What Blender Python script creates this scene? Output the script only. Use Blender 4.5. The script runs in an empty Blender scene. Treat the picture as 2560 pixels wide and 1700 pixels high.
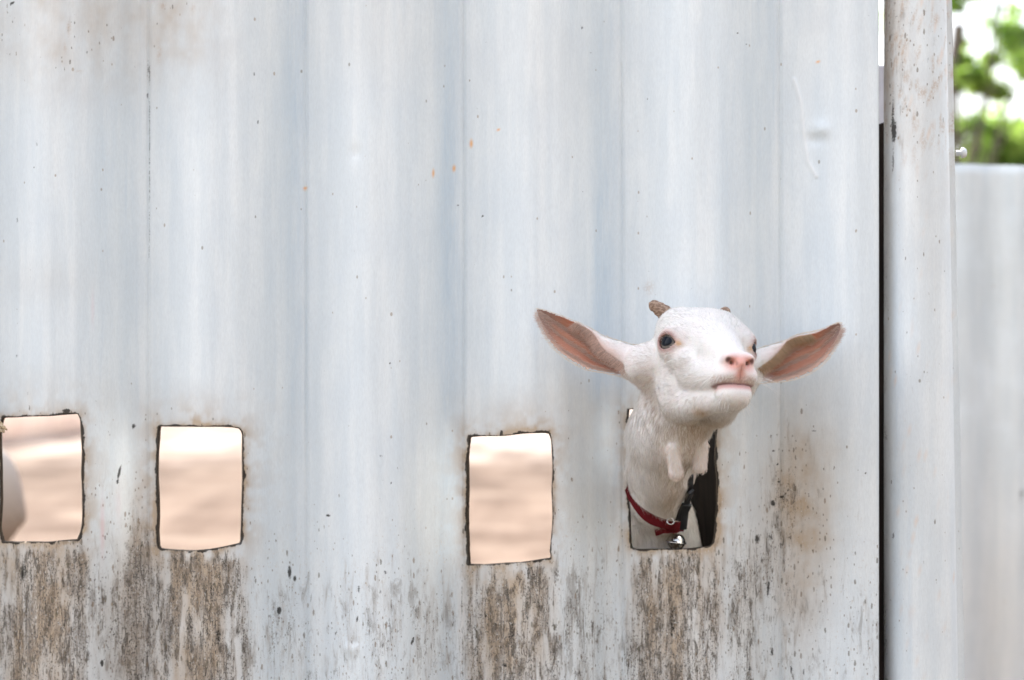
import bpy, math, random
import numpy as np
from mathutils import Vector, Matrix
from mathutils.bvhtree import BVHTree
from mathutils.kdtree import KDTree

rng = np.random.default_rng(7)
random.seed(7)
S = bpy.context.scene
COL = S.collection

# ------------------------------------------------------------------ camera, sky, sun, exposure
CAM = Vector((0.0, -2.5, 0.95))
cd = bpy.data.cameras.new("camera"); cam = bpy.data.objects.new("camera", cd); COL.objects.link(cam)
cam.location = CAM; cam.rotation_euler = (math.radians(90), 0, 0)
cd.sensor_width = 36.0; cd.lens = 5000 / 2560 * 36
cd.clip_start = 0.05; cd.clip_end = 500
cd.dof.use_dof = True; cd.dof.focus_distance = 2.31; cd.dof.aperture_fstop = 4.0; cd.dof.aperture_blades = 0
S.camera = cam

SUN_EL, SUN_AZ = math.radians(48), math.radians(-45)     # azimuth from +Y towards +X: behind the wall, to the left
w = bpy.data.worlds.new("World"); S.world = w; w.use_nodes = True
nt = w.node_tree
sky = nt.nodes.new("ShaderNodeTexSky"); sky.sky_type = 'NISHITA'; sky.sun_disc = False
sky.sun_elevation = SUN_EL; sky.sun_rotation = SUN_AZ
sky.air_density = 1.0; sky.dust_density = 4.5; sky.ozone_density = 1.0
nt.nodes["Background"].inputs[1].default_value = 0.15
hs_ = nt.nodes.new("ShaderNodeHueSaturation"); hs_.inputs["Saturation"].default_value = .47      # hazy white air
nt.links.new(sky.outputs[0], hs_.inputs["Color"]); nt.links.new(hs_.outputs[0], nt.nodes["Background"].inputs[0])
sd = bpy.data.lights.new("sun", 'SUN'); sun = bpy.data.objects.new("sun", sd); COL.objects.link(sun)
sd.energy = 2.0; sd.angle = math.radians(0.5); sd.color = (1.0, 0.95, 0.87)
sv = Vector((math.sin(SUN_AZ) * math.cos(SUN_EL), math.cos(SUN_AZ) * math.cos(SUN_EL), math.sin(SUN_EL)))
sun.rotation_euler = sv.to_track_quat('Z', 'Y').to_euler()
S.view_settings.view_transform = 'Standard'; S.view_settings.look = 'None'
S.view_settings.gamma = 1.0; S.view_settings.exposure = 2.25
S.cycles.use_denoising = True
S.cycles.max_bounces = 8; S.cycles.transparent_max_bounces = 12

F = 5000.0
def P(u, v, y=0.0):
    """a point of the place at depth y, given by the direction in which it is seen"""
    d = 2.5 + y
    return Vector(((u - 1280) * d / F, y, 0.95 + (850 - v) * d / F))

# ------------------------------------------------------------------ helpers
def tag(o, label=None, cat=None, group=None, kind=None):
    if label: o["label"] = label
    if cat: o["category"] = cat
    if group: o["group"] = group
    if kind: o["kind"] = kind
    return o

def link(name, me, mat=None, parent=None):
    o = bpy.data.objects.new(name, me); COL.objects.link(o)
    if mat is not None: me.materials.append(mat)
    if parent is not None: o.parent = parent
    return o

def np_mesh(name, V, Fq, smooth=True):
    V = np.asarray(V, np.float32); Fq = np.asarray(Fq, np.int32)
    me = bpy.data.meshes.new(name)
    me.vertices.add(len(V)); me.vertices.foreach_set("co", V.ravel())
    k = Fq.shape[1]
    me.loops.add(Fq.size); me.loops.foreach_set("vertex_index", Fq.ravel())
    me.polygons.add(len(Fq)); me.polygons.foreach_set("loop_start", np.arange(0, Fq.size, k, dtype=np.int32))
    me.update(calc_edges=True); me.validate()
    if smooth: me.polygons.foreach_set("use_smooth", np.ones(len(me.polygons), bool))
    return me

def set_attr(me, name, A, typ='FLOAT_COLOR'):
    a = me.attributes.new(name, typ, 'POINT')
    A = np.asarray(A, np.float32)
    if typ == 'FLOAT_COLOR':
        if A.shape[1] == 3: A = np.concatenate([A, np.ones((len(A), 1), np.float32)], 1)
        a.data.foreach_set("color", A.ravel())
    else:
        a.data.foreach_set("value", A.ravel())

class N:
    """tiny node-graph helper"""
    def __init__(s, name):
        s.m = bpy.data.materials.new(name); s.m.use_nodes = True
        s.t = s.m.node_tree; s.b = s.t.nodes["Principled BSDF"]; s.out = s.t.nodes["Material Output"]
        s._obj = None
    def n(s, typ, **kw):
        x = s.t.nodes.new(typ)
        for k, v in kw.items(): setattr(x, k, v)
        return x
    def set(s, sock, v):
        if isinstance(v, bpy.types.NodeSocket): s.t.links.new(v, sock)
        elif v is not None: sock.default_value = v
    def obj(s, scale=(1, 1, 1), loc=(0, 0, 0)):
        if s._obj is None: s._obj = s.n("ShaderNodeTexCoord").outputs["Object"]
        m = s.n("ShaderNodeMapping"); s.t.links.new(s._obj, m.inputs[0])
        m.inputs["Scale"].default_value = scale; m.inputs["Location"].default_value = loc
        return m.outputs[0]
    def noise(s, vec, scale=1, detail=4, rough=.55, dist=0):
        x = s.n("ShaderNodeTexNoise"); s.set(x.inputs["Vector"], vec)
        x.inputs["Scale"].default_value = scale; x.inputs["Detail"].default_value = detail
        x.inputs["Roughness"].default_value = rough; x.inputs["Distortion"].default_value = dist
        return x.outputs["Fac"]
    def vor(s, vec, scale=1, rnd=1.0, out="Distance"):
        x = s.n("ShaderNodeTexVoronoi"); s.set(x.inputs["Vector"], vec)
        x.inputs["Scale"].default_value = scale; x.inputs["Randomness"].default_value = rnd
        return x.outputs[out]
    def math(s, op, a, b=None, clamp=False):
        x = s.n("ShaderNodeMath", operation=op, use_clamp=clamp); s.set(x.inputs[0], a)
        if b is not None: s.set(x.inputs[1], b)
        return x.outputs[0]
    def mr(s, v, a, b, c=0.0, d=1.0, smooth=True):
        x = s.n("ShaderNodeMapRange"); x.interpolation_type = 'SMOOTHSTEP' if smooth else 'LINEAR'
        s.set(x.inputs[0], v)
        for i, q in ((1, a), (2, b), (3, c), (4, d)): s.set(x.inputs[i], q)
        return x.outputs[0]
    def mix(s, f, a, b, mode='MIX'):
        x = s.n("ShaderNodeMix", data_type='RGBA', blend_type=mode)
        s.set(x.inputs[0], f)
        for i, c in ((6, a), (7, b)):
            if isinstance(c, tuple): c = tuple(c) + (1,) * (4 - len(c))
            s.set(x.inputs[i], c)
        return x.outputs[2]
    def attr(s, name, out="Fac"):
        x = s.n("ShaderNodeAttribute"); x.attribute_name = name
        return x.outputs[out]
    def base(s, c, rough=.6, spec=.3, metal=0):
        if isinstance(c, tuple): c = tuple(c) + (1,) * (4 - len(c))
        s.set(s.b.inputs["Base Color"], c); s.set(s.b.inputs["Roughness"], rough)
        s.set(s.b.inputs["Specular IOR Level"], spec); s.set(s.b.inputs["Metallic"], metal)
    def bump(s, h, strength=.3, dist=.002):
        x = s.n("ShaderNodeBump"); s.set(x.inputs["Height"], h)
        x.inputs["Strength"].default_value = strength; x.inputs["Distance"].default_value = dist
        s.t.links.new(x.outputs[0], s.b.inputs["Normal"])

def plain(name, c, rough=.6, spec=.3, metal=0, var=.25, scale=60):
    m = N(name); n = m.noise(m.obj(), scale, 5)
    k = tuple(x * (1 - var) for x in c)
    m.base(m.mix(m.mr(n, .3, .7), k, c), rough, spec, metal); m.bump(n, .2, .001)
    return m.m

def sstep(a, b, x):
    t = np.clip((x - a) / (b - a), 0, 1); return t * t * (3 - 2 * t)

def vnoise(x, y, seed):
    """smooth 2-D value noise"""
    r = np.random.default_rng(seed).random((256, 256)).astype(np.float32)
    xi = np.floor(x).astype(int); yi = np.floor(y).astype(int); fx = x - xi; fy = y - yi
    fx = fx * fx * (3 - 2 * fx); fy = fy * fy * (3 - 2 * fy)
    g = lambda i, j: r[(xi + i) & 255, (yi + j) & 255]
    return (g(0, 0) * (1 - fx) + g(1, 0) * fx) * (1 - fy) + (g(0, 1) * (1 - fx) + g(1, 1) * fx) * fy

def fbm(x, y, seed, o=4):
    a = 0; s = 0; k = 1.0
    for i in range(o):
        a = a + k * vnoise(x * 2 ** i, y * 2 ** i, seed + i); s += k; k *= .55
    return a / s

# ------------------------------------------------------------------ ground
def ground_mat():
    m = N("sandy_soil"); o = m.obj()
    a = m.noise(m.obj((2.2, .30, 1)), 1.0, 3, .5)
    b = m.noise(o, 1.6, 6, .6)
    c = m.noise(o, 40, 6, .7)
    col = m.mix(m.mr(a, .38, .62), (.135, .10, .08), (.25, .20, .168))
    col = m.mix(m.mr(b, .45, .7), col, (.30, .25, .215))
    col = m.mix(m.mr(c, .5, .8), col, (.22, .15, .10))
    sx = m.n("ShaderNodeSeparateXYZ"); m.t.links.new(o, sx.inputs[0])
    yn = m.math('ADD', sx.outputs[1], m.math('MULTIPLY', m.math('SUBTRACT', m.noise(m.obj((1.6, .5, 1)), 1.0, 4, .6), .5), 7.0))
    col = m.mix(m.mr(yn, 12.5, 16), m.mix(m.mr(yn, 8, 11.5), m.mix(1.0, col, (.95, .86, .78), 'MULTIPLY'), m.mix(1.0, col, (.72, .64, .57), 'MULTIPLY')), m.mix(1.0, col, (1.75, 1.8, 1.85), 'MULTIPLY'))      # darker band across the yard, paler far off
    col = m.mix(m.mr(m.math('ADD', sx.outputs[1], m.math('MULTIPLY', b, .5)), .6, .1), m.mix(1.0, col, (.62, .62, .62), 'MULTIPLY'), m.mix(b, (.09, .07, .05), (.13, .105, .075)))  # soil before the wall darkened to cut bounce light onto the goat
    col = m.mix(m.mr(sx.outputs[2], .15, .6), col, m.mix(c, (.095, .085, .07), (.16, .145, .12)))
    m.base(col, .95, .1); m.bump(c, .5, .01)
    return m.m
nx, ny = 90, 90
gx = np.sign(np.linspace(-1, 1, nx)) * np.abs(np.linspace(-1, 1, nx)) ** 2.2 * 150
gy = np.sign(np.linspace(-1, 1, ny)) * np.abs(np.linspace(-1, 1, ny)) ** 2.2 * 150
X, Y = np.meshgrid(gx, gy)
Z = (fbm(X * .9 + 50, Y * .9 + 50, 3) - .5) * .05 * sstep(.3, 3, np.hypot(X, Y))
idx = np.arange(nx * ny).reshape(ny, nx)
Z += 5.0 * sstep(6, 13, -Y + .55 * np.clip(X, -4, 14) * (Y < 1))        # unseen bank added behind the camera to block low sky light
Q = np.stack([idx[:-1, :-1], idx[:-1, 1:], idx[1:, 1:], idx[1:, :-1]], -1).reshape(-1, 4)
tag(link("ground", np_mesh("ground", np.stack([X, Y, Z], -1).reshape(-1, 3), Q), ground_mat()), kind="structure")

# ------------------------------------------------------------------ the corrugated sheet with four cut holes
HOLES = [  # outlines as seen on the sheet, clockwise from top left
    [(6, 1044), (60, 1042), (120, 1040), (165, 1036), (196, 1034), (203, 1048), (205, 1085), (208, 1130), (206, 1180), (207, 1240),
     (206, 1300), (203, 1325), (193, 1347), (150, 1350), (90, 1354), (40, 1356), (6, 1355), (-2, 1320), (2, 1250), (1, 1180), (-1, 1110), (0, 1070)],
    [(397, 1066), (450, 1066), (520, 1067), (585, 1068), (603, 1072), (608, 1085), (608, 1140), (609, 1200), (606, 1260), (603, 1340),
     (604, 1358), (560, 1367), (500, 1373), (440, 1374), (396, 1370), (393, 1330), (394, 1260), (393, 1180), (395, 1110)],
    [(1175, 1094), (1200, 1091), (1260, 1088), (1320, 1085), (1370, 1084), (1377, 1100), (1380, 1160), (1377, 1230), (1379, 1290), (1376, 1360),
     (1375, 1380), (1380, 1396), (1340, 1402), (1270, 1407), (1210, 1411), (1173, 1411), (1170, 1380), (1168, 1300), (1168, 1220), (1166, 1140)],
    [(1571, 1024), (1640, 1022), (1720, 1018), (1786, 1018), (1791, 1060), (1789, 1130), (1793, 1200), (1791, 1280), (1786, 1345), (1780, 1366),
     (1730, 1371), (1650, 1372), (1590, 1373), (1577, 1368), (1575, 1320), (1572, 1240), (1569, 1160), (1568, 1080)],
]
def roughen(poly, seed, n=110):
    c = np.vstack([poly, poly[:1]]); d = np.r_[0, np.cumsum(np.hypot(*np.diff(c, axis=0).T))]
    s = np.linspace(0, d[-1], n, endpoint=False)
    x = np.interp(s, d, c[:, 0]); z = np.interp(s, d, c[:, 1])
    j = (fbm(s * 24, s * 0 + seed * 7.3, 11 + seed, 2) - .5) * .0034
    ctr = poly.mean(0); r = np.stack([x, z], -1) - ctr; r /= np.linalg.norm(r, axis=1)[:, None]
    return np.stack([x, z], -1) + r * j[:, None]
def poly_dist(px, pz, poly):
    """signed distance (negative inside) and nearest point"""
    best = np.full(px.shape, 1e9); nxp = px.copy(); nzp = pz.copy(); ins = np.zeros(px.shape, bool)
    m = len(poly)
    for i in range(m):
        a = poly[i]; b = poly[(i + 1) % m]; e = b - a; L = e @ e + 1e-12
        t = np.clip(((px - a[0]) * e[0] + (pz - a[1]) * e[1]) / L, 0, 1)
        qx = a[0] + t * e[0]; qz = a[1] + t * e[1]; d = (px - qx) ** 2 + (pz - qz) ** 2
        u = d < best; best = np.where(u, d, best); nxp = np.where(u, qx, nxp); nzp = np.where(u, qz, nzp)
        c = ((a[1] > pz) != (b[1] > pz)) & (px < (b[0] - a[0]) * (pz - a[1]) / (b[1] - a[1] + 1e-15) + a[0])
        ins ^= c
    d = np.sqrt(best); return np.where(ins, -d, d), nxp, nzp

PITCH = .1975
def profile(x, z):
    """depth of the sheet, negative = towards the viewer; crests between the valley lines"""
    wob = .006 * (fbm(z * 2.2 + 9, x * .8 + 3, 31, 2) - .5)
    ph = (x + wob - (374 - 1280) / 2000) / PITCH
    f = ph - np.floor(ph)
    up = sstep(-.06, .46, f); dn = 1 - sstep(.58, .98, f)
    h = np.minimum(up, dn) if False else up * dn
    h = h + .035 * np.exp(-((f - .56) / .02) ** 2) * 0
    notch = np.exp(-((np.minimum(f, 1 - f)) / .012) ** 2)
    return -.055 * h + .0022 * notch + .0022 * (fbm(x * 9, z * 3.2 + 4, 41, 3) - .5)

def wallpt(p):
    y = 0.0
    for _ in range(6):
        x = (p[0] - 1280) * (2.5 + y) / F; z = .95 + (850 - p[1]) * (2.5 + y) / F
        y = float(profile(np.array([x]), np.array([z]))[0])
    return (x, z)
HP = [roughen(np.array([wallpt(p) for p in h]), i + 1) for i, h in enumerate(HOLES)]
xs = np.unique(np.r_[np.linspace(-2.3, -.70, 160), np.arange(-.70, .4475, .00135), .4485])
zs = np.unique(np.r_[np.linspace(.015, .48, 60), np.arange(.48, 1.42, .0024), np.linspace(1.42, 2.9, 100)])
X, Z = np.meshgrid(xs, zs)
idx = np.arange(X.size).reshape(X.shape)
Q = np.stack([idx[:-1, :-1], idx[:-1, 1:], idx[1:, 1:], idx[1:, :-1]], -1).reshape(-1, 4)
cx_ = (.5 * (X[:-1, :-1] + X[1:, 1:])).ravel(); cz_ = (.5 * (Z[:-1, :-1] + Z[1:, 1:])).ravel()
gone = np.zeros(len(Q), bool); edge_d = np.full(X.shape, 9.0); snap = []
Xw, Zw = X.copy(), Z.copy()
for h in HP:
    lo = h.min(0) - .06; hi = h.max(0) + .06
    msk = (X > lo[0]) & (X < hi[0]) & (Z > lo[1]) & (Z < hi[1])
    d, qx, qz = poly_dist(X[msk], Z[msk], h); edge_d[msk] = np.minimum(edge_d[msk], np.abs(d))
    fm = (cx_ > lo[0]) & (cx_ < hi[0]) & (cz_ > lo[1]) & (cz_ < hi[1])
    dc, _, _ = poly_dist(cx_[fm], cz_[fm], h); g_ = gone[fm]; g_ |= dc < 0; gone[fm] = g_
    snap.append((msk, qx, qz))
touch_k = np.zeros(X.size, bool); touch_k[Q[~gone].ravel()] = True
touch_g = np.zeros(X.size, bool); touch_g[Q[gone].ravel()] = True
both = (touch_k & touch_g).reshape(X.shape)
for msk, qx, qz in snap:
    b_ = both[msk]
    t = Xw[msk]; t[b_] = qx[b_]; Xw[msk] = t
    t = Zw[msk]; t[b_] = qz[b_]; Zw[msk] = t
Q = Q[~gone]
Yd = profile(Xw, Zw)
U = Xw * F / (2.5 + Yd) + 1280; Vv = 850 - (Zw - .95) * F / (2.5 + Yd)          # sheet coordinates in which the marks are listed
def gauss(u, v, ru, rv): return np.exp(-((U - u) / ru) ** 2 - ((Vv - v) / rv) ** 2)
# dents and pressed bumps
Yd += .004 * gauss(2040, 348, 22, 16) - .005 * gauss(2050, 325, 24, 22)
Yd += -.0035 * gauss(874, 1620, 17, 18) + .002 * gauss(885, 1606, 14, 10)
Yd += .002 * gauss(888, 383, 14, 20) + .002 * gauss(2045, 1570, 40, 35) + .004 * gauss(1990, 1330, 120, 200)
# curved dribble of paint
s_v = np.array([20, 120, 200, 250, 330, 400, 440.]); s_u = np.array([1905, 1940, 1985, 2001, 2008, 2018, 2040.])
cu = np.interp(Vv, s_v, s_u); drib = np.exp(-((U - cu) / 4.5) ** 2) * (Vv > 195) * (Vv < 442)
Yd -= .0018 * drib

# ---- stain layers
n1 = fbm(U / 60, Vv / 220, 5); n2 = fbm(U / 18, Vv / 90, 6, 5); n3 = fbm(U / 35, Vv / 45, 8, 4)
Uw_ = U + 46 * (fbm(U / 36, Vv / 120, 47, 4) - .5)
def band(u0, u1, w=10): return sstep(u0 - w, u0 + w, Uw_) * (1 - sstep(u1 - w, u1 + w, Uw_))
patch = sstep(.30, .60, fbm(U / 26, Vv / 120, 53, 4))
grime = np.zeros(U.shape); tan = np.zeros(U.shape)
low = sstep(1280, 1560, Vv)
grime += .36 * low * (.5 + 1.0 * fbm(U / 50, Vv / 200, 43, 3)) + .17 * sstep(960, 1300, Vv)
for (u0, u1, vb, k) in ((-60, 215, 1352, .85), (385, 612, 1370, .95), (1168, 1392, 1405, .80), (1576, 1792, 1372, .82)):
    body = sstep(vb - 8, vb + 60, Vv + 40 * (fbm(U / 18, Vv / 60, 59, 3) - .4))
    core = gauss((u0 + u1) / 2, vb + 200, (u1 - u0) * .42, 420)
    topg = gauss((u0 + u1) / 2, vb + 20, (u1 - u0) * .5, 70)
    grime += .98 * k * (.22 + .95 * patch + .45 * fbm(U / 15, Vv / 420, 23, 3) - .2) * band(u0, u1, 26 + 20 * (n3 - .5)) * body * (.42 + .5 * core + .25 * topg)
    tan += .95 * (.35 + 1.1 * fbm(U / 22, Vv / 260, 29, 3)) * (.75 + .25 * patch) * band(u0 - 6, u1 + 4, 30) * body * (.5 + .5 * core) * (1 - .45 * sstep(vb + 150, vb + 420, Vv) * (u0 > 1000))
grime += .75 * gauss(345, 1560, 34, 360) + .25 * gauss(300, 1500, 60, 220) + .18 * gauss(225, 1400, 60, 260)
grime += .22 * gauss(1460, 1540, 90, 220) + .25 * gauss(1850, 1400, 60, 180) + .42 * gauss(1960, 1250, 44, 150) + .20 * gauss(2010, 1250, 110, 230) + .25 * gauss(1900, 1380, 70, 90) + .15 * gauss(1960, 1100, 130, 100)
grime += .22 * gauss(1880, 1600, 70, 180) + .12 * gauss(700, 1560, 90, 160) + .16 * gauss(1000, 1560, 150, 160)
tan += .60 * gauss(345, 1540, 42, 330) + .30 * gauss(260, 1560, 60, 250) + .85 * gauss(2015, 1270, 75, 210) * (.3 + n3 * 1.1) + .35 * gauss(1960, 1200, 60, 120) + .30 * gauss(1900, 1500, 120, 220) * (.3 + n3) + .12 * gauss(2020, 1480, 70, 150)
tan += .42 * gauss(170, 60, 190, 170) * (.2 + 1.3 * n3) + .36 * gauss(450, 60, 130, 150) * (.2 + 1.3 * n3) + .14 * gauss(900, 60, 160, 160) + .08 * gauss(1350, 120, 160, 240)
tan += .12 * gauss(120, 700, 120, 60) + .10 * gauss(130, 980, 170, 60) + .16 * gauss(470, 1030, 130, 50) + .20 * gauss(1270, 1040, 130, 65)
tan += .22 * gauss(1450, 1030, 60, 90) + .22 * gauss(1700, 1000, 130, 120) + .10 * gauss(2060, 60, 90, 160)
near_h = np.exp(-edge_d / .006); near_w = np.exp(-edge_d / .018)
tan += .95 * near_h * (.3 + n2) + .62 * near_w * sstep(.32, .68, fbm(U / 26, Vv / 30, 28, 4))
grime += .38 * near_h * (.3 + n2) + .10 * near_w
grime += .30 * gauss(0, 60, 50, 130) + .22 * gauss(200, 100, 110, 160) + .15 * gauss(430, 60, 90, 120) + .05
tan = np.clip(tan * (.55 + .9 * n1), 0, 1); grime = np.clip(grime * (.6 + .8 * n2), 0, 1)
# blue-grey weathering streaks, with valley shade painted into the same wash
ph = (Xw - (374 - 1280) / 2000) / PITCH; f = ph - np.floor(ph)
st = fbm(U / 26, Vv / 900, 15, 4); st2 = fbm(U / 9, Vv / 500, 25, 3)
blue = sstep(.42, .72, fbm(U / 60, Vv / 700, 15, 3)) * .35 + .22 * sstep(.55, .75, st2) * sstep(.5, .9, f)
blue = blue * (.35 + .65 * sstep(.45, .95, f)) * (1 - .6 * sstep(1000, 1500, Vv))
blue += .75 * gauss(1120, 700, 30, 800) + .6 * gauss(745, 650, 30, 700) + .7 * gauss(1505, 700, 30, 420) + .35 * gauss(330, 600, 26, 700) + .45 * gauss(1835, 330, 40, 320) + .3 * gauss(270, 480, 24, 260)  # long strips paint the valley shade as blue-grey colour
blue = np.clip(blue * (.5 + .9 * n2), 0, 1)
# edge soot, hairlines and single marks (dark), painted as colour + weight
ew = fbm(U / 22, Vv / 22, 37, 4); dark = np.exp(-(np.maximum(edge_d - .0002 - .0045 * np.clip(ew - .46, 0, 1), 0) / (.0009 + .0016 * ew)) ** 2) * (.55 + .8 * ew)
dark = np.maximum(dark, .9 * np.exp(-((U - 374 - 3 * (n1 - .5)) / 2.0) ** 2) * sstep(.40, .62, fbm(U / 40, Vv / 120, 77, 3)) * (Vv < 900) * .6)
for (lu, a0, a1, k) in ((374, 0, 1100, .35), (1157, 1410, 1800, .75), (1792, 1380, 1800, .45), (1559, 1450, 1800, .35), (1964, 1200, 1640, .25), (76, 420, 700, .3), (1013, 700, 1800, .18)):
    dark = np.maximum(dark, k * np.exp(-((U - lu - 5 * (fbm(Vv / 300, Vv * 0 + lu, 3, 2) - .5)) / 1.8) ** 2) * (Vv > a0) * (Vv < a1) * (.3 + 1.1 * fbm(U / 9, Vv / 34, 91, 3)))
def mark(u, v, ru, rv, k, ang=0):
    global dark
    c, s = math.cos(ang), math.sin(ang); du = U - u; dv = Vv - v
    a = du * c + dv * s; b = -du * s + dv * c
    j = 1 + .9 * (n2 - .5)
    dark = np.maximum(dark, k * np.exp(-((a / ru) ** 2 + (b / rv) ** 2) ** 1.5 * j))
for m_ in ((334, 1064, 6, 4, .95, .3), (333, 1070, 3, 6, .6), (298, 1182, 4, 22, .8, .25), (294, 1205, 5, 6, .8), (273, 1085, 3, 12, .5, -.4), (166, 1027, 12, 6, .9), (1254, 1081, 4, 7, .9),
           (698, 1526, 7, 11, .85), (675, 1540, 5, 5, .6), (255, 1658, 5, 9, .95), (724, 1430, 6, 22, .7), (737, 1446, 5, 9, .85), (820, 1289, 6, 4, .9, .4), (952, 1140, 7, 8, .45),
           (951, 1480, 6, 5, .5), (963, 1431, 5, 6, .6), (1032, 1602, 4, 12, .7, .3), (893, 1548, 3, 9, .8, .2), (897, 1472, 5, 14, .5), (978, 1208, 2, 4, .9), (1215, 1540, 3, 3, .95),
           (1965, 1244, 18, 34, .40), (1948, 1205, 6, 5, .6), (1933, 1258, 7, 10, .8, -.5), (1955, 1243, 8, 3, .8), (1893, 1348, 8, 15, .65), (1927, 1345, 9, 14, .5), (1975, 1340, 10, 14, .45),
           (1928, 1090, 3, 7, .6), (1934, 1128, 5, 4, .7), (1944, 1161, 3, 4, .8), (1979, 1147, 2, 7, .6), (2036, 1078, 9, 2, .6, .1), (1860, 1336, 3, 5, .5), (2164, 1182, 3, 2, .95), (1921, 1470, 4, 26, .7, .1),
           (1862, 1490, 4, 20, .55), (1874, 1672, 6, 10, .6), (1930, 1630, 4, 12, .7), (1978, 1675, 3, 14, .7), (2009, 1680, 3, 12, .6), (1962, 1486, 3, 3, .9), (1938, 1524, 3, 3, .8),
           (645, 306, 3, 5, .8), (635, 185, 3, 9, .6), (631, 228, 3, 4, .5), (91, 358, 7, 10, .38), (887, 384, 9, 13, .28), (975, 909, 3, 3, .95), (1207, 540, 3, 5, .8), (1145, 514, 2, 2, .9),
           (1186, 660, 3, 3, .5), (370, 170, 4, 30, .45), (337, 170, 3, 14, .3), (369, 240, 3, 10, .6), (30, 8, 9, 4, .8, -.6), (217, 130, 3, 5, .6), (43, 550, 3, 10, .5), (42, 890, 3, 4, .7), (85, 420, 2, 3, .7),
           (778, 67, 3, 60, .2), (782, 228, 2, 40, .3), (1455, 70, 5, 9, .5), (1477, 132, 4, 3, .5), (1865, 111, 4, 4, .5), (1844, 83, 3, 3, .7), (1816, 97, 3, 3, .5), (1855, 205, 2, 2, .7), (1915, 300, 3, 28, .3),
           (2035, 437, 5, 3, .45), (2172, 38, 4, 4, .4), (1622, 678, 3, 5, .4), (1362, 505, 3, 9, .35, -.5), (810, 930, 3, 10, .35), (292, 707, 3, 3, .5), (1886, 580, 2, 2, .7), (1457, 480, 3, 3, .6),
           (70, 983, 3, 6, .5), (280, 1140, 4, 4, .3), (210, 1095, 4, 5, .7), (1380, 720, 3, 3, .3), (230, 1330, 4, 7, .4), (340, 1600, 5, 30, .5), (475, 1560, 12, 60, .5), (530, 1480, 8, 40, .5), (60, 1430, 14, 30, .55),
           (545, 1590, 9, 34, .55), (1280, 1590, 12, 40, .55), (1680, 1560, 8, 44, .55), (1640, 1440, 4, 40, .4), (1720, 1480, 5, 40, .45), (1262, 1662, 12, 8, .6), (1296, 1440, 14, 8, .4)):
    mark(*m_)
pinkk = .30 * gauss(256, 1320, 5, 60) + .10 * gauss(296, 1260, 8, 40) + .15 * gauss(232, 770, 4, 40)
oran = 0
for (u, v, a, b) in ((763, 471, 5, 4), (1135, 421, 4, 8), (1178, 359, 4, 10), (1083, 433, 3, 10), (1246, 324, 4, 3), (2045, 155, 5, 3)):
    oran = np.maximum(oran, np.exp(-(((U - u) / a) ** 2 + ((Vv - v) / b) ** 2) ** 1.5))
rust = .5 * gauss(172, 70, 5, 18) + .4 * gauss(163, 118, 4, 10) + .5 * gauss(408, 14, 6, 8) + .4 * gauss(482, 20, 6, 8) + .35 * gauss(398, 130, 6, 20) + .35 * gauss(1622, 718, 13, 16) + .4 * gauss(200, 178, 9, 4)
rust = np.clip(rust * (.3 + 1.3 * n3), 0, 1)
dark = np.clip(dark, 0, 1)

me = np_mesh("corrugated_sheet", np.stack([Xw, Yd, Zw], -1).reshape(-1, 3), Q)
# drop the loose vertices inside the holes
used = np.zeros(X.size, bool); used[Q.ravel()] = True
remap = np.cumsum(used) - 1
bpy.data.meshes.remove(me)
me = np_mesh("corrugated_sheet", np.stack([Xw, Yd, Zw], -1).reshape(-1, 3)[used], remap[Q])
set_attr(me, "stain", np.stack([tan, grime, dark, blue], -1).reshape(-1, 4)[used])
set_attr(me, "tint", np.stack([pinkk, np.broadcast_to(oran, U.shape), rust, drib], -1).reshape(-1, 4)[used])

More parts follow.
